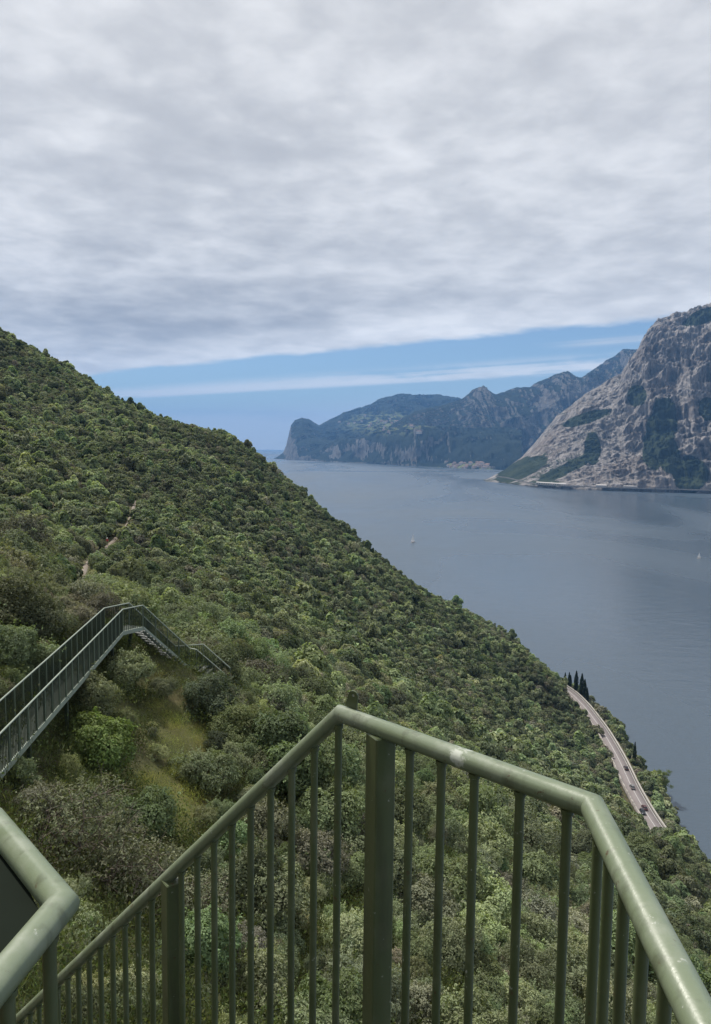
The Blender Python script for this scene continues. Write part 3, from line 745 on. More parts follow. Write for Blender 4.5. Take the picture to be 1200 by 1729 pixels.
MB().beam(lw(N2 + dz + Vector((0, 0, -.19))), lw(N3 + dz + Vector((0, 0, -.19))), .05, .09).build('stringer', M['paint_dark'], walk)
for k in range(15):
    t = (k + .6) / 15.5; a = N2.lerp(N3, t) + dz; b = F2.lerp(F3, t) + dz; z = a.z - .12
    MB().beam(lw((a.x, a.y, z)), lw((b.x, b.y, z)), .25, .035).build('tread', M['tread'], walk)
slab('landing', [p + dz for p in (N3, K2, G1, F3)], .05, M['paint_dark'])
for k in range(6):
    t = (k + .6) / 6.5; a = K2.lerp(K3, t) + dz; b = G1.lerp(G2, t) + dz
    MB().beam(lw((a.x, a.y, a.z)), lw((b.x, b.y, a.z)), .25, .035).build('tread', M['tread'], walk)
def leg(p, dxy=(0, 0), parent=walk, w=.13):
    g = float(zt(p.x + dxy[0], p.y + dxy[1])) - .6
    if p.z - g < .2: g = p.z - .8
    MB().beam(lw(p), lw((p.x + dxy[0], p.y + dxy[1], g)), w, w, up=(0, 1, .01)).build('support_leg', M['paint_dark'], walk)
leg((N2 + F2) / 2 + dz + Vector((-.15, -.2, -.1)), (-.25, 0)); leg(N3 + dz + Vector((0, 0, -.1))); leg(F3 + dz + Vector((0, 0, -.1))); leg(G1 + dz + Vector((0, 0, -.1)))
for t in (.05, .28, .5, .72, .9):
    leg(N0.lerp(N1, t) + dz + Vector((-.1, 0, -.13)), (0, 0), w=.10); leg(F0v.lerp(F1, t) + dz + Vector((.1, 0, -.13)), (0, 0), w=.10)
# ------------------------------------------------------------------ footpath across the slope
PATHPX = [(95, 1062), (118, 1048), (132, 1030), (128, 1000), (140, 965), (160, 940), (182, 921), (205, 903), (215, 886), (222, 868), (229, 848)]
pp = [hit(x, y, 38) for x, y in PATHPX]
path_pts = np.array(pp)
def path_mat():
    k = N('trail_dirt'); p = k.pos(); n = k.noise(p, 1.2, 5); n2 = k.noise(p, 9, 4)
    k.bsdf(k.mix(n, k.mix(n2, (.16, .115, .08), (.20, .155, .115)), (.27, .25, .225)), .95, 0, .1, k.bump(n2, .4, .03)); return k.m
cum = np.r_[0, np.cumsum(np.linalg.norm(np.diff(path_pts[:, :2], axis=0), axis=1))]
tt = np.arange(0, cum[-1], .8); PXY = np.c_[np.interp(tt, cum, path_pts[:, 0]), np.interp(tt, cum, path_pts[:, 1])]
kk = np.hanning(9); kk /= kk.sum()
for c_ in (0, 1): PXY[4:-4, c_] = np.convolve(PXY[:, c_], kk, 'valid')
tg = np.gradient(PXY, axis=0); tg /= np.linalg.norm(tg, axis=1)[:, None] + 1e-9; pn = np.c_[tg[:, 1], -tg[:, 0]]
rows = []
for o_ in (-.55, -.18, .18, .55):
    q_ = PXY + pn * o_; zz_ = np.max([zt(PXY[:, 0] + pn[:, 0] * d, PXY[:, 1] + pn[:, 1] * d) for d in (-.5, 0, .5)], axis=0)
    rows.append(np.c_[q_, zz_ + (.12 if abs(o_) < .5 else -.25)])
nP = len(PXY); V = np.concatenate(rows); i = np.arange(nP - 1)
tag(obj('path', mesh_np('path', V, np.concatenate([np.c_[i + r * nP, i + r * nP + 1, i + (r + 1) * nP + 1, i + (r + 1) * nP] for r in range(3)]), path_mat(), True)), kind='structure')
# ------------------------------------------------------------------ scrub: shapes
def shrub_crown(name, seed, nclump, nleaf, leaf, flat=.72, clump=(.26, .42), open_=0.0, slim=.5, mat=None, drop=0.0):
    """unit crown about 2 wide: leaf-sized folded blades spread over many overlapping clumps"""
    r = np.random.default_rng(seed)
    cs = []; tries = 0
    while len(cs) < nclump and tries < 4000:
        tries += 1
        d = r.normal(size=3); d[2] = abs(d[2]) * 1.1 - .25; d /= np.linalg.norm(d)
        rad = r.uniform(.35, .80); p = d * rad * np.array([1, 1, flat * 1.15]); p[2] += .62 * flat
        if p[2] < .10: continue
        if all(np.linalg.norm(p - c[0]) > .17 + .1 * r.random() for c in cs): cs.append((p, r.uniform(*clump), r.random(), r.random()))
    C = np.array([c[0] for c in cs]); RR = np.array([c[1] for c in cs])
    per = np.maximum(8, (nleaf * RR ** 2 / (RR ** 2).sum()).astype(int))
    P = []; D = []; LV = []; LH = []
    for (c, rad, tv, th), k in zip(cs, per):
        d = r.normal(size=(int(k * 1.5), 3)); d[:, 2] += .35; d /= np.linalg.norm(d, axis=1)[:, None]
        rr = rad * (1 - np.abs(r.normal(0, .20 + open_, size=(len(d), 1))))
        lump = 1 + .22 * vnoise(d[:, 0] * 2.2 + seed, d[:, 1] * 2.2, d[:, 2] * 2.2, 5)[:, None]
        p = c + d * rr * lump * np.array([1, 1, .85])
        keep = (np.linalg.norm(p[:, None] - C[None], axis=2) < RR[None] * .62).sum(1) == 0
        keep |= rr[:, 0] < 0
        p = p[keep][:k]; d = d[keep][:k]
        P.append(p); D.append(d); LV.append(np.clip(.5 + .28 * (tv - .5) + r.normal(0, .2, len(p)), 0, 1)); LH.append(np.clip(.7 * th + .3 * r.random(len(p)), 0, 1))
    P = np.concatenate(P); D = np.concatenate(D); LV = np.concatenate(LV); LH = np.concatenate(LH); n = len(P)
    if nleaf > 3000:                                   # loose sprays that break the outline
        ns_ = nleaf // 75
        ci_ = r.integers(0, len(cs), ns_); d = r.normal(size=(ns_, 3)); d[:, 2] += .5; d /= np.linalg.norm(d, axis=1)[:, None]
        ln = r.uniform(.25, .75, ns_); tq_ = r.random((ns_, 16)); bend = r.normal(0, .12, (ns_, 3))
        base_ = C[ci_] + d * (RR[ci_] * .75)[:, None]
        Ps = base_[:, None] + d[:, None] * (tq_ * (ln * RR[ci_])[:, None] * 1.5)[..., None] + bend[:, None] * (tq_ ** 2)[..., None] * .5 + r.normal(0, leaf * .35, (ns_, 16, 3))
        P = np.r_[P, Ps.reshape(-1, 3)]; D = np.r_[D, np.repeat(d, 16, 0)]; LV = np.r_[LV, np.clip(r.normal(.62, .18, ns_ * 16), 0, 1)]; LH = np.r_[LH, r.random(ns_ * 16)]; n = len(P)
    out = P - np.array([0, 0, .35]); out /= np.linalg.norm(out, axis=1)[:, None]
    soft = nleaf < 3000
    nr = D * (.75 if soft else .55) + out * (.6 if soft else .35) + r.normal(0, .25 if soft else .42, (n, 3)) + np.array([0, 0, .28]); nr /= np.linalg.norm(nr, axis=1)[:, None]
    ax = r.normal(size=(n, 3)) + out * .5 + np.array([0, 0, -drop]); ax -= nr * (ax * nr).sum(1)[:, None]; ax /= np.linalg.norm(ax, axis=1)[:, None]
    sd = np.cross(nr, ax); l = leaf * r.uniform(.6, 1.35, n)[:, None]; w = l * slim
    fold = nr * w * .35
    V = np.stack([P - ax * l * .5, P + sd * w * .5 + fold, P + ax * l * .5, P - sd * w * .5 + fold], 1).reshape(-1, 3)
    b = np.arange(n)[:, None] * 4
    Fc = np.concatenate([b + [0, 1, 2], b + [0, 2, 3]])
    me = mesh_np(name, V, Fc, mat or M['leaf']); attr(me, 'lv', np.repeat(LV, 4)); attr(me, 'lh', np.repeat(LH, 4))
    return me, cs
def shrub_trunk(name, seed, cs, thick=.028, stems=4, twigs=0):
    rd = random.Random(seed); mb = MB(); roots = []
    for i in range(stems):
        a = rd.uniform(0, 6.28); roots.append((Vector((math.cos(a) * .05, math.sin(a) * .05, -.25)), Vector((math.cos(a) * .22, math.sin(a) * .22, .33 + rd.random() * .15))))
    for a, b in roots: mb.tube([a, (a + b) / 2 + Vector((rd.uniform(-.04, .04), rd.uniform(-.04, .04), 0)), b], [thick, thick * .8, thick * .6], 5)
    for c in cs[:26]:
        p = Vector(c[0]); a, b = min(roots, key=lambda q: (q[1] - p).length)
        m_ = b.lerp(p, .5) + Vector((rd.uniform(-.06, .06), rd.uniform(-.06, .06), -.04))
        mb.tube([b, m_, p], [thick * .5, thick * .35, thick * .14], 4)
    for i in range(twigs):
        c = rd.choice(cs); p = Vector(c[0]); d = Vector((rd.gauss(0, 1), rd.gauss(0, 1), rd.gauss(.4, .7))).normalized()
        q1 = p + d * c[1] * .8; q2 = q1 + (d + Vector((rd.gauss(0, .5), rd.gauss(0, .5), rd.gauss(0, .4)))).normalized() * c[1] * .5
        mb.tube([p, q1, q2], [thick * .22, thick * .15, thick * .06], 3, caps=False)
        for _ in range(2):
            e = q1 + Vector((rd.gauss(0, 1), rd.gauss(0, 1), rd.gauss(0, 1))).normalized() * c[1] * .45
            mb.tube([q1, e], [thick * .12, thick * .05], 3, caps=False)
    return mb.mesh(name, M['bark'])
SPECIES = {   # clumps, flatness, clump radius, openness, leaf slimness, tints (r, g, b), weight
 'oak':   dict(cl=22, flat=.80, cr=(.24, .38), op=.02, slim=.55, sc=(1.15, 2.0), tint=[(.080, .104, .042), (.092, .114, .048), (.072, .094, .042), (.104, .122, .052)], word='dark green', form='shrub', name='oak_shrub'),
 'ash':   dict(cl=16, flat=.85, cr=(.28, .42), op=.06, slim=.48, sc=(1.2, 2.1), tint=[(.105, .140, .046), (.088, .128, .046), (.122, .150, .058)], word='fresh green', form='leafy shrub', name='leafy_shrub'),
 'smoke': dict(cl=26, flat=.66, cr=(.22, .36), op=.05, slim=.62, sc=(.95, 1.7), tint=[(.112, .114, .066), (.122, .114, .074), (.100, .106, .060)], word='greyish mauve', form='flowering shrub', name='flowering_shrub'),
 'olive': dict(cl=20, flat=.70, cr=(.24, .38), op=.04, slim=.34, sc=(.95, 1.7), tint=[(.108, .136, .056), (.096, .124, .050), (.122, .146, .068)], word='grey green', form='rounded shrub', name='rounded_shrub'),
 'broom': dict(cl=14, flat=.78, cr=(.26, .40), op=.10, slim=.30, sc=(.8, 1.4), tint=[(.150, .170, .050), (.170, .178, .062)], word='yellowish green', form='loose shrub', name='loose_shrub'),
 'twig':  dict(cl=26, flat=.70, cr=(.26, .42), op=.16, slim=.5, sc=(1.2, 1.9), tint=[(.118, .112, .062), (.108, .116, .058)], word='brownish', form='twiggy shrub', name='twiggy_shrub'),
}
NEAR = dict(oak=9500, ash=7500, smoke=9500, olive=10500, broom=7500, twig=4500)
LEAF = dict(oak=.066, ash=.086, smoke=.060, olive=.076, broom=.085, twig=.052)
PROTO = []; PIDX = {}
lib = bpy.data.collections.new('scrub_library')
def proto(me, key):
    o = bpy.data.objects.new('z%04d' % len(PROTO), me); lib.objects.link(o); PIDX.setdefault(key, []).append(len(PROTO)); PROTO.append(o)
CROWN = {}; TRUNK = {}
_sd = 100
for sp, q_ in SPECIES.items():
    mt = M['leaf_dull'] if sp in ('smoke', 'twig') else M['leaf']
    for v in range(3):
        _sd += 1
        me, cs = shrub_crown('crown', _sd, q_['cl'], NEAR[sp], LEAF[sp], q_['flat'], q_['cr'], q_['op'], q_['slim'], mt)
        CROWN.setdefault(sp, []).append(me); TRUNK.setdefault(sp, []).append(shrub_trunk('trunk', _sd, cs, .026, 4, 90 if sp == 'twig' else 6))
        proto(me, (sp, 0))
    for v in range(3):
        _sd += 1; proto(shrub_crown('crown_mid', _sd, q_['cl'], 1700, LEAF[sp] * 2.3, q_['flat'], q_['cr'], q_['op'], min(.75, q_['slim'] * 1.25), mt)[0], (sp, 1))
    for v in range(2):
        _sd += 1; proto(shrub_crown('crown_far', _sd, max(10, q_['cl'] - 6), 460, LEAF[sp] * 4.2, q_['flat'], q_['cr'], q_['op'], .75, mt)[0], (sp, 2))

# ------------------------------------------------------------------ scrub: where it grows
rng = np.random.default_rng(7)
STEP = 2.4
axx = np.arange(-345, 150, STEP); ayy = np.arange(4, 660, STEP)
sxx, syy = np.meshgrid(axx, ayy); sxx = sxx.ravel() + rng.uniform(-1.2, 1.2, sxx.size); syy = syy.ravel() + rng.uniform(-1.2, 1.2, syy.size)
n_main = len(sxx)                                   # closer to the stairs smaller bushes fill the gaps
fxx = rng.uniform(-45, 50, 7600); fyy = 8 + 77 * rng.random(7600) ** 1.25
sxx = np.r_[sxx, fxx]; syy = np.r_[syy, fyy]; filler = np.arange(len(sxx)) >= n_main
szz = zt(sxx, syy)
_lat = sxx - road_x(syy)
ok = (szz > .3) & ~((_lat > -hw - 1.5) & (_lat < hw + 2.2) & (syy < 445)) & (np.hypot(sxx, syy) > 8.5)
ok &= ~((_lat > hw + 1.3) & (szz < .5))
sxx, syy, szz, filler = sxx[ok], syy[ok], szz[ok], filler[ok]
# species by broad drifts plus chance
d1 = fbm(sxx / 26, syy / 26, None, 3, 201); d2 = fbm(sxx / 16 + 9, syy / 16, None, 3, 202); rnd = rng.random(len(sxx))
spn = np.array(list(SPECIES)); pick = np.full(len(sxx), 0)
w_oak = .42 + .9 * np.clip(-d1, 0, 1); w_ash = .20 + .5 * np.clip(d1, 0, 1); w_smk = .20 + .9 * np.clip(d2, 0, 1) * (rng.random(len(sxx)) > .3); w_olv = .22 + .4 * np.clip(d1 + d2, 0, 1); w_brm = .05 + .12 * np.clip(-d2, 0, 1); w_twg = np.full(len(sxx), .02)
Wt = np.c_[w_oak, w_ash, w_smk, w_olv, w_brm, w_twg]; Wt = np.cumsum(Wt / Wt.sum(1)[:, None], axis=1)
pick = (rnd[:, None] > Wt).sum(1).clip(0, 5)
scl_lo = np.array([SPECIES[s]['sc'][0] for s in spn])[pick]; scl_hi = np.array([SPECIES[s]['sc'][1] for s in spn])[pick]
scl = scl_lo + (scl_hi - scl_lo) * rng.random(len(sxx)) ** 1.2
scl *= np.where(rng.random(len(sxx)) < .10, rng.uniform(1.2, 1.6, len(sxx)), 1.0) * np.where(rng.random(len(sxx)) < .18, .62, 1.0)
lake_side = (sxx - road_x(syy)) > 0
scl = np.where(lake_side, scl * 1.25, scl)
jx, jy, jd = project(np.c_[sxx, syy, szz + scl * .6])
near_f = sstep(jd, 80, 30); scl *= (1 + .28 * sstep(jd, 80, 170)) * (1 + .35 * fbm(sxx / 30, syy / 30, None, 3, 404))
scl *= 1 - .12 * near_f
scl = np.minimum(scl, np.where(jd < 40, np.maximum(.062 * jd, .6), 9))
scl = np.where(filler, scl * rng.uniform(.32, .62, len(scl)), scl)
rad_px = scl * F / np.maximum(jd, 1)
keep = ((jd > 14.5) | (filler & (jd > 10) & (scl < .8))) & (jx > -260) & (jx < 1460) & (jy < 2100)
# hidden behind the spur (kept where a step to the side could reveal it)
idx = np.where(keep)[0]; vis = np.zeros(len(sxx), bool); seen = np.zeros(len(sxx), bool)
Tp = np.c_[sxx, syy, szz + scl * 1.5][idx]; block = np.full(len(idx), -1e9)
for f_ in np.linspace(.04, .985, 70):
    Q = CAM + (Tp - CAM) * f_; block = np.maximum(block, zt(Q[:, 0], Q[:, 1]) + .0 - Q[:, 2])
vis[idx] = block < 9.0; seen[idx] = block < -.2
keep &= vis
# open ground: grass, the trail, the walkway and the view of it
keep &= ~((inpoly(jx, jy, GRASS) | inpoly(jx, jy, GRASS2)) & (jd < 60) & ((rng.random(len(sxx)) > .04) | ~filler))
keep &= ~((inpoly(jx, jy + rad_px * .5, GRASS) | inpoly(jx - rad_px * .6, jy, GRASS) | inpoly(jx + rad_px * .6, jy, GRASS)) & (jd < 40))
pdist = np.full(len(sxx), 1e9)
for a_ in range(0, len(PXY), 2): pdist = np.minimum(pdist, np.hypot(sxx - PXY[a_, 0], syy - PXY[a_, 1]))
keep &= pdist > np.where(jd < 75, 1.7, 1.35)
wk = np.array([[p.x, p.y] for p in (N0, (N0 + N1) / 2, N1, N2, (N2 + N3) / 2, N3, K2, K3)])
wdist = np.full(len(sxx), 1e9)
for a_ in range(len(wk) - 1):
    for f_ in np.linspace(0, 1, 12): wdist = np.minimum(wdist, np.hypot(sxx - (wk[a_] + (wk[a_ + 1] - wk[a_]) * f_)[0] + .4, syy - (wk[a_] + (wk[a_ + 1] - wk[a_]) * f_)[1]))
keep &= ~((wdist < .6 + scl * .62))
WALKPX = [(-60, 1180), (0, 1180), (175, 1020), (245, 1012), (300, 1060), (345, 1085), (375, 1100), (330, 1135), (300, 1110), (255, 1080), (210, 1085), (185, 1110), (100, 1200), (0, 1300), (-60, 1340)]
for dx_, dy_ in ((0, 0), (.7, -.4), (-.7, -.4), (0, -.95), (.4, -.8), (-.4, -.8)):
    keep &= ~(inpoly(jx + rad_px * dx_, jy + rad_px * dy_, WALKPX) & (jd < 38))
ROADPX = [(955, 1160), (985, 1190), (1020, 1235), (1045, 1280), (1068, 1330), (1092, 1385), (1120, 1418), (1105, 1412), (1060, 1370), (1045, 1330), (1036, 1270), (1000, 1215), (960, 1175)]
keep &= ~((inpoly(jx, jy - rad_px * .6, ROADPX) | inpoly(jx + rad_px * .4, jy - rad_px * .3, ROADPX)) & (jd < 420))
keep &= ~((np.hypot(sxx, syy) < 14) & (szz + scl * 1.6 > H - 4.0 - .25 * syy))
sxx, syy, szz, scl, pick, jx, jy, jd, seen = [a[keep] for a in (sxx, syy, szz, scl, pick, jx, jy, jd, seen)]
# chosen shrubs that the photograph shows singly: px, py of the foot-centre, species, half-width in px
HERO = [(165, 1300, 'ash', 66), (398, 1258, 'olive', 60), (345, 1330, 'olive', 62), (243, 1418, 'ash', 58), (120, 1462, 'twig', 118), (205, 1520, 'twig', 105), (270, 1180, 'olive', 30), (150, 1205, 'oak', 55), (215, 1160, 'ash', 45),
        (350, 1205, 'oak', 50), (430, 1180, 'smoke', 60), (60, 1385, 'smoke', 55), (40, 1330, 'ash', 34), (268, 1285, 'broom', 20), (470, 1270, 'ash', 50), (432, 1172, 'olive', 38), (345, 1405, 'broom', 30), (30, 940, 'smoke', 58), (65, 1000, 'ash', 48), (25, 1060, 'oak', 60), (75, 1080, 'oak', 50), (100, 1040, 'smoke', 30), (15, 1130, 'oak', 55), (60, 1150, 'ash', 45), (0, 1010, 'olive', 50),
        (390, 1455, 'ash', 45), (450, 1420, 'smoke', 60), (330, 1560, 'twig', 70), (120, 1600, 'olive', 60)]
hx = []
for (px, py, sp, wpx) in HERO:
    g = hit(px, py, 9.0); D = (g - CAM) @ F0; s_ = wpx * D / F
    hx.append((g[0], g[1], zt(g[0], g[1]) - .1 * s_, s_ / .95, list(SPECIES).index(sp)))
hx = np.array(hx)
far_enough = np.ones(len(sxx), bool)
for h_ in hx: far_enough &= np.hypot(sxx - h_[0], syy - h_[1]) > np.minimum(h_[3] * .8 + scl * .35, 3.0)
sxx, syy, szz, scl, pick, jx, jy, jd, seen = [a[far_enough] for a in (sxx, syy, szz, scl, pick, jx, jy, jd, seen)]
sxx = np.r_[hx[:, 0], sxx]; syy = np.r_[hx[:, 1], syy]; szz = np.r_[hx[:, 2], szz - .06 * scl]; scl = np.r_[hx[:, 3], scl]; pick = np.r_[hx[:, 4].astype(int), pick]
jx, jy, jd = project(np.c_[sxx, syy, szz + scl * .6]); seen = np.r_[np.ones(len(hx), bool), seen]
n_s = len(sxx); rot = rng.uniform(0, 6.283, n_s); tilt = rng.normal(0, .10, (n_s, 2))
tints = np.zeros((n_s, 3)); tsel = rng.integers(0, 12, n_s)
drift = 1 + .34 * fbm(sxx / 45, syy / 45, None, 3, 303) + .25 * fbm(sxx / 14, syy / 14, None, 2, 313)
for i_ in range(n_s):
    tl = SPECIES[spn[pick[i_]]]['tint']; tints[i_] = tl[tsel[i_] % len(tl)]
tints *= (1.62 * rng.uniform(.58, 1.42, n_s) * drift)[:, None]; tints *= rng.uniform(.92, 1.08, (n_s, 3))
_g = tints.mean(1, keepdims=True); tints = _g + (tints - _g) * .66; tints[0] = (.150, .205, .066); tints[1] = (.150, .178, .082); tints[3] = (.130, .175, .085)
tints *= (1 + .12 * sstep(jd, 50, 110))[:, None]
inframe = (jx > 8) & (jx < 1192) & (jy < 1722) & seen & (jd > 9)
# not behind the solid foreground at the lower left
inframe &= ~((jx < 60) & (jy > 1420))
order = np.argsort(-(scl * F / np.maximum(jd, 1)) * inframe)
single = set(order[:300].tolist()) | set(range(len(hx)))
print('shrubs', n_s, 'nearest limit depth', jd[order[299]])

# ------------------------------------------------------------------ scrub: labels that place each shrub
def size_word(s):
    return 'small' if s < 1.05 else ('medium' if s < 1.45 else ('large' if s < 1.9 else 'huge'))
TONE = dict(oak=('very dark green', 'dark green', 'mid green'), ash=('deep green', 'fresh green', 'light green'), smoke=('dull brown-grey', 'greyish mauve', 'pale mauve-grey'), olive=('dark grey-green', 'grey-green', 'pale grey-green'), broom=('olive green', 'yellowish green', 'pale yellow-green'), twig=('dark brownish', 'brownish', 'pale brownish'))
def tone(i):
    l = tints[i].mean() / np.mean(SPECIES[spn[pick[i]]]['tint']) / 1.62; return TONE[spn[pick[i]]][0 if l < .82 else (2 if l > 1.15 else 1)]
railx = [117, 133, 150, 168, 187, 207, 228, 250, 290, 308, 333, 365, 393, 427, 462, 498, 540, 580, 640, 693, 746, 801, 878, 958, 1000]
def rail_y(x):
    return np.interp(x, [0, 60, 290, 575, 1000, 1190], [1740, 1690, 1500, 1205, 1362, 1729])
def place(i):
    x, y = jx[i], jy[i]; ry = rail_y(x)
    if y > ry + 15:
        v = (y - ry) / max(60, 1729 - ry); lv = 'at top' if v < .2 else ('high' if v < .42 else ('midway' if v < .68 else 'low'))
        if x < 268: return 'behind bars left of lower post, ' + lv
        if x < 430: return 'under sloping rail near lower post, ' + lv
        if x < 620: return 'under sloping rail near its peak, ' + lv
        if x < 745: return 'behind bars right of main post, ' + lv
        if x < 878: return 'behind middle of level rail, ' + lv
        if x < 1000: return 'behind bars near right bend, ' + lv
        return 'under the right-hand rail, ' + lv
    if y > ry - 70: k_ = 'just above the '
    elif y > ry - 170: k_ = 'a little above the '
    else: k_ = None
    if x > 1000: return 'right of the right-hand rail, ' + ('at the picture edge' if x > 1120 else 'close to it')
    if k_ and x > 430: return k_ + ('rail peak' if x < 640 else ('level rail near the main post' if x < 800 else 'level rail near the right bend'))
    if x < 380 and 1010 < y < 1330:
        wy = np.interp(x, [0, 206, 240, 330], [1275, 1050, 1040, 1110])
        if y < wy: return 'uphill behind the walkway, ' + ('at the picture edge' if x < 60 else ('beyond its level part' if x < 190 else 'beyond its stairs'))
        return 'downhill of the walkway, ' + ('at its near end' if x < 110 else ('below its bend' if x < 230 else 'beside the grass strip'))
    if x < 430 and y >= 1330: return 'between the grass strip and the ' + ('corner railing' if x < 230 else 'sloping rail')
    if x < 430 and y > 1010: return 'right of the walkway stairs'
    if y <= 1010: return 'on the slope ' + ('left of the trail' if x < 150 else ('right of the trail' if x < 330 else 'far right of the trail'))
    return 'on the slope between walkway and rail peak'
singles = sorted(single, key=lambda i: (jy[i], jx[i]))
base = {}
for i in singles:
    q_ = SPECIES[spn[pick[i]]]; base.setdefault(f"{size_word(scl[i])} {tone(i)} {q_['form']} {place(i)}", []).append(i)
ORD = ['leftmost', 'second from left', 'third from left', 'fourth from left', 'fifth from left', 'sixth from left', 'seventh from left', 'eighth from left', 'ninth from left', 'tenth from left']
LABEL = {}
for b_, ids in base.items():
    if len(ids) == 1: LABEL[ids[0]] = b_
    else:
        for k_, i in enumerate(sorted(ids, key=lambda j: jx[j])):
            LABEL[i] = b_ + ', ' + (ORD[k_] if k_ < 10 else 'rightmost')
GROUPS = dict(oak='dark oak shrubs on the slope', ash='fresh green leafy shrubs on the slope', smoke='greyish flowering shrubs on the slope', olive='grey green rounded shrubs on the slope', broom='yellowish loose shrubs on the slope', twig='half-bare twiggy shrubs near the stairs')
for i in singles:
    sp = spn[pick[i]]; q_ = SPECIES[sp]; v = int(tsel[i]) % 3
    t = tag(empty(q_['name'], (sxx[i], syy[i], szz[i]), rot[i]), ' '.join(LABEL[i].split()[:16]).rstrip(','), 'shrub', GROUPS[sp])
    t.scale = (scl[i],) * 3; t.rotation_euler = (tilt[i, 0], tilt[i, 1], rot[i])
    c_ = obj('crown', CROWN[sp][v], t); c_['tint'] = [float(a) for a in tints[i]]
    obj('trunk', TRUNK[sp][v], t)
# everything farther off: one thicket
rest = np.array([i for i in range(n_s) if i not in single])
lod = np.where(jd[rest] < 60, 0, np.where(jd[rest] < 170, 1, 2))
pidx = np.array([PIDX[(spn[pick[i]], l)][int(tsel[i]) % len(PIDX[(spn[pick[i]], l)])] for i, l in zip(rest, lod)])
def scatter(name, pos, rot_, scl_, pidx_, tint_, coll, label, cat):
    me = bpy.data.meshes.new(name); me.vertices.add(len(pos)); me.vertices.foreach_set('co', np.asarray(pos, np.float32).ravel())
    attr(me, 'rot', rot_, 'FLOAT_VECTOR'); attr(me, 'scl', scl_, 'FLOAT_VECTOR'); attr(me, 'idx', pidx_, 'INT'); attr(me, 'tint', np.c_[tint_, np.ones(len(pos))], 'FLOAT_COLOR')
    o = obj(name, me)
    ng = bpy.data.node_groups.new(name, 'GeometryNodeTree')
    ng.interface.new_socket('Geometry', in_out='INPUT', socket_type='NodeSocketGeometry'); ng.interface.new_socket('Geometry', in_out='OUTPUT', socket_type='NodeSocketGeometry')
    gi = ng.nodes.new('NodeGroupInput'); go = ng.nodes.new('NodeGroupOutput'); ip = ng.nodes.new('GeometryNodeInstanceOnPoints')
    ci = ng.nodes.new('GeometryNodeCollectionInfo'); ci.inputs['Collection'].default_value = coll; ci.inputs['Separate Children'].default_value = True; ci.inputs['Reset Children'].default_value = True
    def na(nm, dt):
        a = ng.nodes.new('GeometryNodeInputNamedAttribute'); a.data_type = dt; a.inputs['Name'].default_value = nm; return a.outputs['Attribute']
    ip.inputs['Pick Instance'].default_value = True
    e2r = ng.nodes.new('FunctionNodeEulerToRotation')
    ng.links.new(gi.outputs[0], ip.inputs['Points']); ng.links.new(ci.outputs[0], ip.inputs['Instance']); ng.links.new(na('idx', 'INT'), ip.inputs['Instance Index'])
    ng.links.new(na('rot', 'FLOAT_VECTOR'), e2r.inputs[0]); ng.links.new(e2r.outputs[0], ip.inputs['Rotation']); ng.links.new(na('scl', 'FLOAT_VECTOR'), ip.inputs['Scale'])
    ng.links.new(ip.outputs[0], go.inputs[0])
    md = o.modifiers.new('scatter', 'NODES'); md.node_group = ng
    return tag(o, label, cat, kind='stuff')
hv = rng.uniform(.9, 1.4, len(rest)); ex = rng.uniform(.8, 1.25, len(rest))
scatter('thicket', np.c_[sxx, syy, szz][rest], np.c_[tilt[rest], rot[rest]], np.c_[scl[rest] * ex, scl[rest] / ex, scl[rest] * hv], pidx, tints[rest], lib, 'dense green scrub covering the farther hillside down to the lake', 'scrub')

# low undergrowth between the near shrubs
ul = bpy.data.collections.new('undergrowth_library')
for v in range(4):
    r = np.random.default_rng(900 + v); n = 420
    P = np.c_[r.normal(0, .34, n), r.normal(0, .34, n), np.abs(r.normal(.02, .13, n))]
    ax = r.normal(size=(n, 3)) * .6 + np.array([0, 0, .8]); ax /= np.linalg.norm(ax, axis=1)[:, None]; sd = np.cross(ax, r.normal(size=(n, 3))); sd /= np.linalg.norm(sd, axis=1)[:, None]
    l = r.uniform(.035, .085, n)[:, None]; w = l * (.5 if v < 2 else .12); l = l * (1 if v < 2 else 2.2)
    V = np.stack([P, P + ax * l * .5 + sd * w * .5, P + ax * l, P + ax * l * .5 - sd * w * .5], 1).reshape(-1, 3); b = np.arange(n)[:, None] * 4
    me = mesh_np('tuft', V, np.concatenate([b + [0, 1, 2], b + [0, 2, 3]]), M['leaf']); attr(me, 'lv', np.repeat(r.random(n), 4)); attr(me, 'lh', np.repeat(r.random(n), 4))
    ul.objects.link(bpy.data.objects.new('u%02d' % v, me))
nu = 26000
ux = rng.uniform(-32, 45, nu); uy = rng.uniform(7, 75, nu); uz = zt(ux, uy); ujx, ujy, ujd = project(np.c_[ux, uy, uz])
uk = (ujx > -120) & (ujx < 1320) & (ujy < 1900) & (ujd > 8)
ux, uy, uz, ujx, ujy, ujd = [a[uk] for a in (ux, uy, uz, ujx, ujy, ujd)]
ing = (inpoly(ujx, ujy, GRASS) | inpoly(ujx, ujy, GRASS2)) & (ujd < 60)
ut = np.where(ing[:, None], np.array([.265, .285, .085]), np.array([.085, .105, .04])) * rng.uniform(.6, 1.4, (len(ux), 1)) * rng.uniform(.9, 1.1, (len(ux), 3))
ui = np.where(ing, rng.integers(2, 4, len(ux)), rng.integers(0, 4, len(ux))); us_ = rng.uniform(.6, 1.4, len(ux)) * np.where(ing, .75, 1.1)
scatter('undergrowth', np.c_[ux, uy, uz], np.c_[np.zeros(len(ux)), np.zeros(len(ux)), rng.uniform(0, 6.28, len(ux))], np.c_[us_, us_, us_], ui, ut, ul, 'low grass and weeds on the ground between the near shrubs', 'grass')

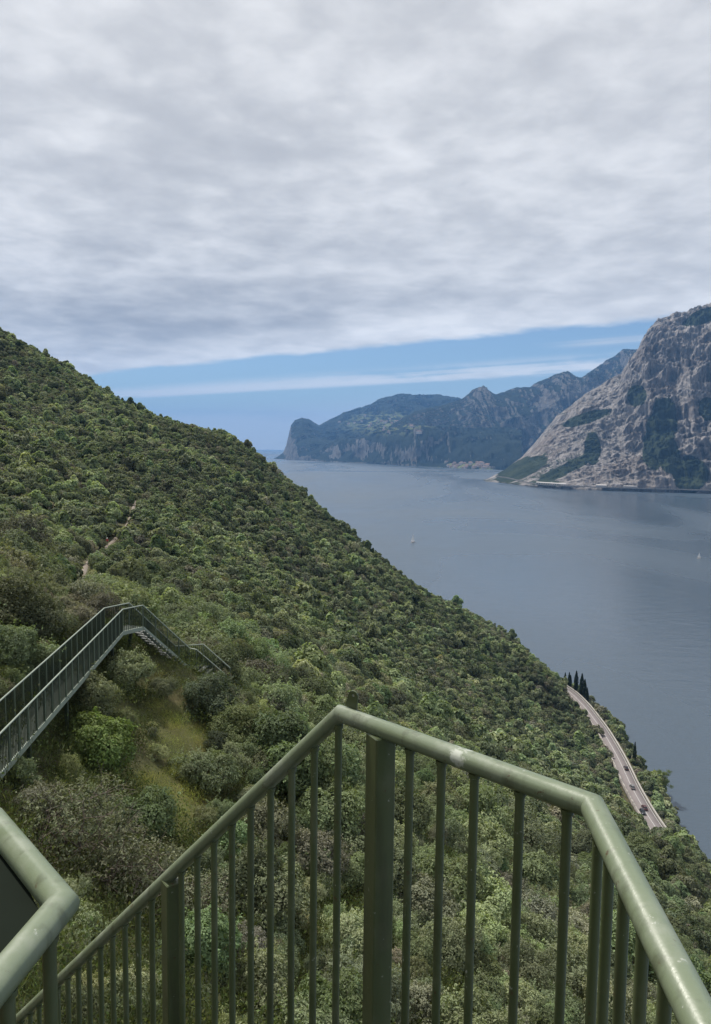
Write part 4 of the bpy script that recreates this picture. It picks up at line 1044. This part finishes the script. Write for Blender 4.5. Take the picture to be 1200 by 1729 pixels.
# ------------------------------------------------------------------ cypresses and the tree leaning over the water
def blade_mesh(name, P, out, leaf, slim, r, lv=None, up=.3):
    n = len(P); nr = out + r.normal(0, .5, (n, 3)); nr /= np.linalg.norm(nr, axis=1)[:, None]
    ax = r.normal(size=(n, 3)) * .6 + np.array([0, 0, up]); ax -= nr * (ax * nr).sum(1)[:, None]; ax /= np.linalg.norm(ax, axis=1)[:, None]; sd = np.cross(nr, ax)
    l = leaf * r.uniform(.6, 1.4, n)[:, None]; w = l * slim
    V = np.stack([P - ax * l * .5, P + sd * w * .5, P + ax * l * .5, P - sd * w * .5], 1).reshape(-1, 3); b = np.arange(n)[:, None] * 4
    me = mesh_np(name, V, np.concatenate([b + [0, 1, 2], b + [0, 2, 3]]), M['leaf']); attr(me, 'lv', np.repeat(r.random(n) if lv is None else lv, 4)); attr(me, 'lh', np.repeat(r.random(n), 4)); return me
CYP = []
for v in range(3):
    r = np.random.default_rng(40 + v); n = 1500; t = r.random(n) ** .8
    rad = .105 * np.sin(np.pi * np.clip(t * .93 + .07, 0, 1)) ** .65 * (1 - .45 * t) * (1 + .25 * vnoise(t * 9, np.full(n, v * 3.3))); a = r.uniform(0, 6.28, n); rr = rad * np.sqrt(r.uniform(.5, 1, n))
    P = np.c_[rr * np.cos(a), rr * np.sin(a), .06 + .94 * t]; CYP.append(blade_mesh('crown', P, np.c_[np.cos(a), np.sin(a), np.full(n, .2)], .055, .4, r, up=1.6))
cyp_tr = MB().tube([(0, 0, -.08), (0, 0, .5)], [.018, .008], 6).mesh('trunk', M['bark'])
CY = [(951, 1150, 14, 'leftmost of the row'), (957, 1155, 16, 'second from left in the row'), (961, 1160, 14, 'third from left in the row'), (966.5, 1163, 22, 'tallest of the row'), (971, 1168, 16, 'just right of the tallest'), (975, 1172, 15, 'sixth from left in the row'), (979, 1176, 23, 'tall, in its right half'), (984, 1180, 20, 'third from right'), (988, 1184, 14, 'second from right'), (991.5, 1186, 13, 'rightmost')]
for k_, (px, py, hh, w_) in enumerate(CY):
    g = hit(px, py + 8, 200); d = ray(px, py + 8); y_ = 405 - 3.1 * k_; x = road_x(y_) + 4.6 + .8 * math.sin(k_ * 2.7)
    z = float(zt(x, y_)); t = tag(empty('cypress_tree', (x, y_, z), k_), f'dark slender cypress at the far road end, {w_}', 'tree', 'cypresses at the far end of the road')
    t.scale = (hh * .62, hh * .62, hh * .54)
    c_ = obj('crown', CYP[k_ % 3], t); c_['tint'] = [.022, .036, .020]; obj('trunk', cyp_tr, t)
p = atz(1058, 1290, ROAD_Z); y_ = p[1] + 4; x_ = road_x(y_) + 6.5
t = tag(empty('cypress_tree', (x_, y_, float(zt(x_, y_)))), 'single small dark cypress beside the road, above the cars', 'tree'); t.scale = (8.5, 8.5, 10)
c_ = obj('crown', CYP[1], t); c_['tint'] = [.026, .042, .022]; obj('trunk', cyp_tr, t)
# leaning tree
lt0 = atz(1096, 1338, 3.0); lx, ly = road_x(lt0[1]) + 13.5, lt0[1]; lz = float(zt(lx, ly))
lean = tag(empty('leaning_tree', (lx, ly, lz)), 'pale green tree leaning out over the water below the road', 'tree')
tip = Vector(atz(1126, 1303, 13.0)) - lean.location
rd = random.Random(5); mb = MB(); b1 = tip * .45 + Vector((0, 0, 1.6)); mb.tube([(-.8, 0, -1.2), b1 * .5 + Vector((0, 0, .6)), b1, tip * .8], [.30, .24, .18, .08], 7)
r = np.random.default_rng(77); cc = []
for k_ in range(15):
    c0 = tip * (.55 + .45 * r.random()) + Vector((r.normal(0, 1.6), r.normal(0, 1.6), r.normal(.5, .7))); cc.append(c0); mb.tube([b1, b1.lerp(c0, .6) + Vector((0, 0, .4)), c0], [.09, .06, .02], 4)
mb.build('trunk', M['bark'], lean)
P = []; O = []
for c0 in cc:
    d = r.normal(size=(170, 3)); d /= np.linalg.norm(d, axis=1)[:, None]; P.append(np.array(c0) + d * np.array([1.3, 1.3, .75]) * np.sqrt(r.random((170, 1)))); O.append(d + [0, 0, .5])
c_ = obj('crown', blade_mesh('crown', np.concatenate(P), np.concatenate(O), .34, .6, r), lean); c_['tint'] = [.13, .165, .062]

# ------------------------------------------------------------------ boats
M['sail'] = plain('sail_cloth', (.80, .80, .78), .8, 0, .2, .05); M['hull'] = plain('white_hull', (.75, .75, .74), .3); M['hull_dark'] = plain('dark_antifoul', (.03, .045, .09), .4); M['wood'] = plain('teak_deck', (.25, .16, .09), .7)
def sailboat(px, py, ln, label, rz):
    p = atz(px, py, 0); t = tag(empty('sailboat', p, rz), label, 'sailboat', 'sailing boats on the lake')
    st_ = [(-.5, .15, .09), (-.3, .19, .10), (0, .2, .11), (.25, .14, .12), (.42, .06, .135), (.5, .005, .145)]
    V = []; 
    for u, w, h in st_:
        for a, zf in ((-1, 1), (-.85, .2), (0, -.45), (.85, .2), (1, 1)): V.append((u * ln, a * w * ln * .72, zf * h * ln))
    Fs = [(i * 5 + k, i * 5 + k + 1, (i + 1) * 5 + k + 1, (i + 1) * 5 + k) for i in range(5) for k in range(4)] + [(0, 1, 2, 3, 4)]
    MB().add(V, Fs).build('hull', M['hull'], t, smooth=True)
    V = [(u * ln, a * w * ln * .70, h * ln * .96) for u, w, h in st_ for a in (-1, 1)]
    MB().add(V, [(2 * i, 2 * i + 1, 2 * i + 3, 2 * i + 2) for i in range(5)]).build('deck', M['wood'], t)
    MB().box((.0, 0, ln * .13), (ln * .3, ln * .14, ln * .07)).build('cabin', M['hull'], t, bevel=.05)
    MB().tube([(ln * .08, 0, 0), (ln * .08, 0, ln * 1.35)], .07, 6).build('mast', M['galv'], t)
    MB().tube([(ln * .08, 0, ln * .24), (-ln * .38, .15 * ln, ln * .22)], .05, 6).build('boom', M['galv'], t)
    def sail(name, a, b, c, belly):
        a, b, c = map(Vector, (a, b, c)); n = 6; V = []; idx = {}
        for i in range(n + 1):
            for j in range(n + 1 - i):
                u, v = i / n, j / n; p = a + (b - a) * u + (c - a) * v; w = u * v * (1 - u - v) * 27 * belly + belly * v * (1 - v); idx[i, j] = len(V); V.append(p + Vector((0, w, 0)))
        Fs = []
        for i in range(n):
            for j in range(n - i):
                Fs.append((idx[i, j], idx[i + 1, j], idx[i, j + 1]))
                if i + j < n - 1: Fs.append((idx[i + 1, j], idx[i + 1, j + 1], idx[i, j + 1]))
        MB().add(V, Fs).build(name, M['sail'], t, smooth=True)
    sail('mainsail', (ln * .07, 0, ln * 1.32), (ln * .07, 0, ln * .26), (-ln * .37, .15 * ln, ln * .25), .05 * ln)
    sail('jib', (ln * .10, 0, ln * 1.15), (ln * .48, 0, ln * .16), (ln * .05, .13 * ln, ln * .22), .05 * ln)
sailboat(697, 916, 10.0, 'white sailing boat alone in the middle of the lake', R_(55))
sailboat(1180, 943, 6.0, 'tiny white sailing boat near the right picture edge', R_(20))

# ------------------------------------------------------------------ the far shore: town, road gallery
M['wall_pale'] = plain('pale_render', (.46, .43, .40), .9, 0, .2, .1, .05); M['wall_pink'] = plain('pink_render', (.38, .29, .25), .9, 0, .2, .1, .05); M['roof'] = plain('terracotta_tiles', (.22, .145, .12), .9, 0, .2, .2, .2)
def house_me(w, d, h, wall):
    mb = MB(); mb.box((0, 0, h / 2 - 2), (w, d, h + 4), 0, 0)
    mb.add([(-w * .55, -d * .55, h), (w * .55, -d * .55, h), (w * .55, d * .55, h), (-w * .55, d * .55, h), (-w * .3, 0, h + d * .28), (w * .3, 0, h + d * .28)], [(0, 1, 5, 4), (2, 3, 4, 5), (1, 2, 5), (3, 0, 4), (3, 2, 1, 0)], 1)
    return mb.mesh('house', [wall, M['roof']])
HM = [house_me(20, 14, 11, M['wall_pale']), house_me(26, 14, 14, M['wall_pale']), house_me(18, 14, 9, M['wall_pink']), house_me(34, 16, 12, M['wall_pale']), house_me(24, 15, 12, M['wall_pink'])]
dg = bpy.context.evaluated_depsgraph_get(); dg.update()
MT = {n: bpy.data.objects[n] for n in ('wooded_mountain', 'distant_headland', 'limestone_mountain')}
def drop(nm, x, y):
    h_, loc, _, _ = MT[nm].ray_cast(Vector((x, y, 3000)), Vector((0, 0, -1))); return loc.z if h_ else None
def seen_at(nm, px, py):
    h_, loc, _, _ = MT[nm].ray_cast(Vector(CAM), Vector(ray(px, py)).normalized()); return loc if h_ else None
rh = random.Random(12); made = 0
spots = [(rh.triangular(742, 872, 835), rh.uniform(776, 792)) for _ in range(120)] + [(rh.gauss(838, 14), rh.uniform(784, 793)) for _ in range(60)]
for (px, py) in spots:
    l_ = seen_at('wooded_mountain', px, py)
    if l_ is None or l_.z > 140 or made > 80: continue
    h_i = rh.randrange(5); wd = ('small pale', 'tall pale', 'small pinkish', 'long pale', 'tall pinkish')[h_i]
    wh = 'on the waterfront' if l_.z < 12 else ('in the middle' if l_.z < 45 else 'on the slope above'); ls_ = 'left part' if px < 800 else ('centre' if px < 830 else 'right part')
    o = tag(obj('house', HM[h_i], None, (l_.x, l_.y, l_.z)), f'{wd} red-roofed house {wh} of the distant lakeside town, {ls_}', 'house', 'houses of the distant lakeside town'); o.rotation_euler = (0, 0, rh.choice((0.1, -.2, .4, 1.5)) + rh.uniform(-.1, .1)); made += 1
for k_ in range(30):
    px, py = rh.gauss(655, 32), rh.gauss(716, 7); l_ = seen_at('distant_headland', px, py)
    if l_ is None: continue
    o = tag(obj('house', rh.choice(HM), None, tuple(l_)), 'tiny pale house of the hamlets on the distant headland plateau', 'house', 'houses on the distant headland plateau'); o.rotation_euler = (0, 0, rh.uniform(0, 3)); o.scale = (1.3,) * 3
# shore road cut into the foot of the cliff, partly a gallery
def shore_pt(px, off, z):
    sy, = polyx(sh1, np.array([px])); p = atz(px, float(sy[0]), 0); d = p - CAM; d[2] = 0; d /= np.linalg.norm(d); return Vector((p[0] - d[0] * off, p[1] - d[1] * off, z))
pxs = np.linspace(838, 1200, 90); zr_ = [26 - 14 * float(sstep(a, 840, 910)) for a in pxs]
def shore_strip(name, offA, offB, zA, zB, mat, sel, parent=None):
    a = [shore_pt(p, offA, z + zA) for p, z in sel]; b = [shore_pt(p, offB, z + zB) for p, z in sel]; n = len(a)
    c = [v + Vector((0, 0, -2.0)) for v in b]; e = [v + Vector((0, 0, -2.0)) for v in a]
    Fs = []
    for i in range(n - 1): Fs += [(i, n + i, n + i + 1, i + 1), (n + i, 2 * n + i, 2 * n + i + 1, n + i + 1), (2 * n + i, 3 * n + i, 3 * n + i + 1, 2 * n + i + 1), (3 * n + i, i, i + 1, 3 * n + i + 1)]
    return MB().add(a + b + c + e, Fs).build(name, mat, parent)
allz = list(zip(pxs, zr_))
tag(shore_strip('shore_road', 4, 26, 0, 0, M['rock'], allz), kind='structure')
tag(shore_strip('shore_wall', 24, 27, 2, 2, M['rock'], allz), 'thin pale wall of the road along the foot of the cliff', 'wall')
for (a_, b_, w_) in ((905, 955, 'left of the white one, under the pale cliff foot'), (1006, 1024, 'white and short, at the middle of the cliff foot'), (1052, 1075, 'at the cliff foot below the dark cleft')):
    sel = [(p, float(np.interp(p, pxs, zr_))) for p in np.linspace(a_, b_, 14)]
    p0 = shore_pt(a_, 20, sel[0][1]); t = tag(empty('road_gallery', p0), f'arcaded road gallery {w_}', 'gallery')
    rf = shore_strip('roof', -6, 27, 8, 7, M['wall_pale'], sel, t); rf.location = -p0
    for p, z in sel:
        q_ = shore_pt(p, 25.5, z); MB().box((0, 0, 2.5), (2.2, 2.2, 6.5)).build('column', M['wall_pale'], t, q_ - p0)

# ------------------------------------------------------------------ hiker on the trail
def hiker(px, py):
    g = Vector(hit(px, py, 45)); j_ = int(np.argmin(np.hypot(PXY[:, 0] - g.x, PXY[:, 1] - g.y))); gx_, gy_ = PXY[j_]; gz_ = float(zt(gx_, gy_)) + .12
    t = tag(empty('person', (gx_, gy_, gz_)), 'walker in a red top and pale hat on the trail above the walkway', 'person')
    bm = bmesh.new()
    J = dict(pel=(0, 0, .95), chest=(0, -.05, 1.28), neck=(0, -.07, 1.46), head=(0, -.09, 1.60), top=(0, -.08, 1.72),
             ls=(-.19, -.05, 1.38), le=(-.25, -.02, 1.12), lh=(-.22, -.20, .95), rs=(.19, -.05, 1.38), re=(.26, .05, 1.12), rh=(.24, -.05, .90),
             lk=(-.10, -.16, .50), la=(-.10, -.02, .07), lt=(-.10, -.18, .03), lhp=(-.10, 0, .88), rk=(.10, .05, .49), ra=(.10, .20, .10), rt=(.10, .06, .03), rhp=(.10, 0, .88))
    rads = dict(pel=.13, chest=.14, neck=.055, head=.10, top=.075, ls=.07, le=.05, lh=.035, rs=.07, re=.05, rh=.035, lk=.065, la=.045, lt=.04, lhp=.10, rk=.065, ra=.045, rt=.04, rhp=.10)
    vs = {k: bm.verts.new(v) for k, v in J.items()}
    for a, b in (('pel', 'chest'), ('chest', 'neck'), ('neck', 'head'), ('head', 'top'), ('chest', 'ls'), ('ls', 'le'), ('le', 'lh'), ('chest', 'rs'), ('rs', 're'), ('re', 'rh'), ('pel', 'lhp'), ('lhp', 'lk'), ('lk', 'la'), ('la', 'lt'), ('pel', 'rhp'), ('rhp', 'rk'), ('rk', 'ra'), ('ra', 'rt')): bm.edges.new((vs[a], vs[b]))
    keys = list(J); me = bpy.data.meshes.new('body'); bm.verts.index_update(); bm.to_mesh(me); bm.free()
    o = obj('body', me); sk = o.modifiers.new('skin', 'SKIN'); sub = o.modifiers.new('sub', 'SUBSURF'); sub.levels = 1
    for i, k in enumerate(keys): me.skin_vertices[0].data[i].radius = (rads[k],) * 2; me.skin_vertices[0].data[i].use_root = (k == 'pel')
    dg = bpy.context.evaluated_depsgraph_get(); me2 = bpy.data.meshes.new_from_object(o.evaluated_get(dg)); bpy.data.objects.remove(o)
    me2.materials.clear()
    for nm, c in (('red_shirt', (.45, .05, .045)), ('grey_trousers', (.06, .06, .065)), ('skin', (.50, .30, .21)), ('boots', (.03, .025, .02))): me2.materials.append(plain(nm, c, .8))
    for f in me2.polygons:
        z = f.center.z; x = abs(f.center.x); f.material_index = 0 if (z > .93 and z < 1.46 and not (x > .2 and z < 1.1)) else (2 if z >= 1.46 or (x > .19 and z < 1.1 and z > .8) else (3 if z < .12 else 1)); f.use_smooth = True
    obj('body', me2, t)
    MB().tube([(0, -.085, 1.66), (0, -.085, 1.675), (0, -.085, 1.68), (0, -.08, 1.76)], [.19, .185, .115, .09], 12).build('hat', M['sail'], t)
    MB().box((0, .13, 1.22), (.30, .16, .44)).build('rucksack', plain('rucksack_cloth', (.05, .06, .10), .8), t, bevel=.04)
hiker(181, 922)

# ------------------------------------------------------------------ air
def haze_mat():
    k = N('air'); v = k.n('ShaderNodeVolumePrincipled'); v.inputs['Color'].default_value = (.22, .48, .95, 1); v.inputs['Density'].default_value = HAZE
    v.inputs['Density Attribute'].default_value = ''; v.inputs['Anisotropy'].default_value = .0
    k.t.links.new(v.outputs[0], k.out.inputs['Volume']); k.m.cycles.homogeneous_volume = True; return k.m
HAZE = 6.2e-5
MB().box((0, 11000, 700), (58000, 36000, 1470)).build('haze', haze_mat())
tag(bpy.data.objects['haze'], 'thin blue haze over the lake', 'haze', kind='stuff')
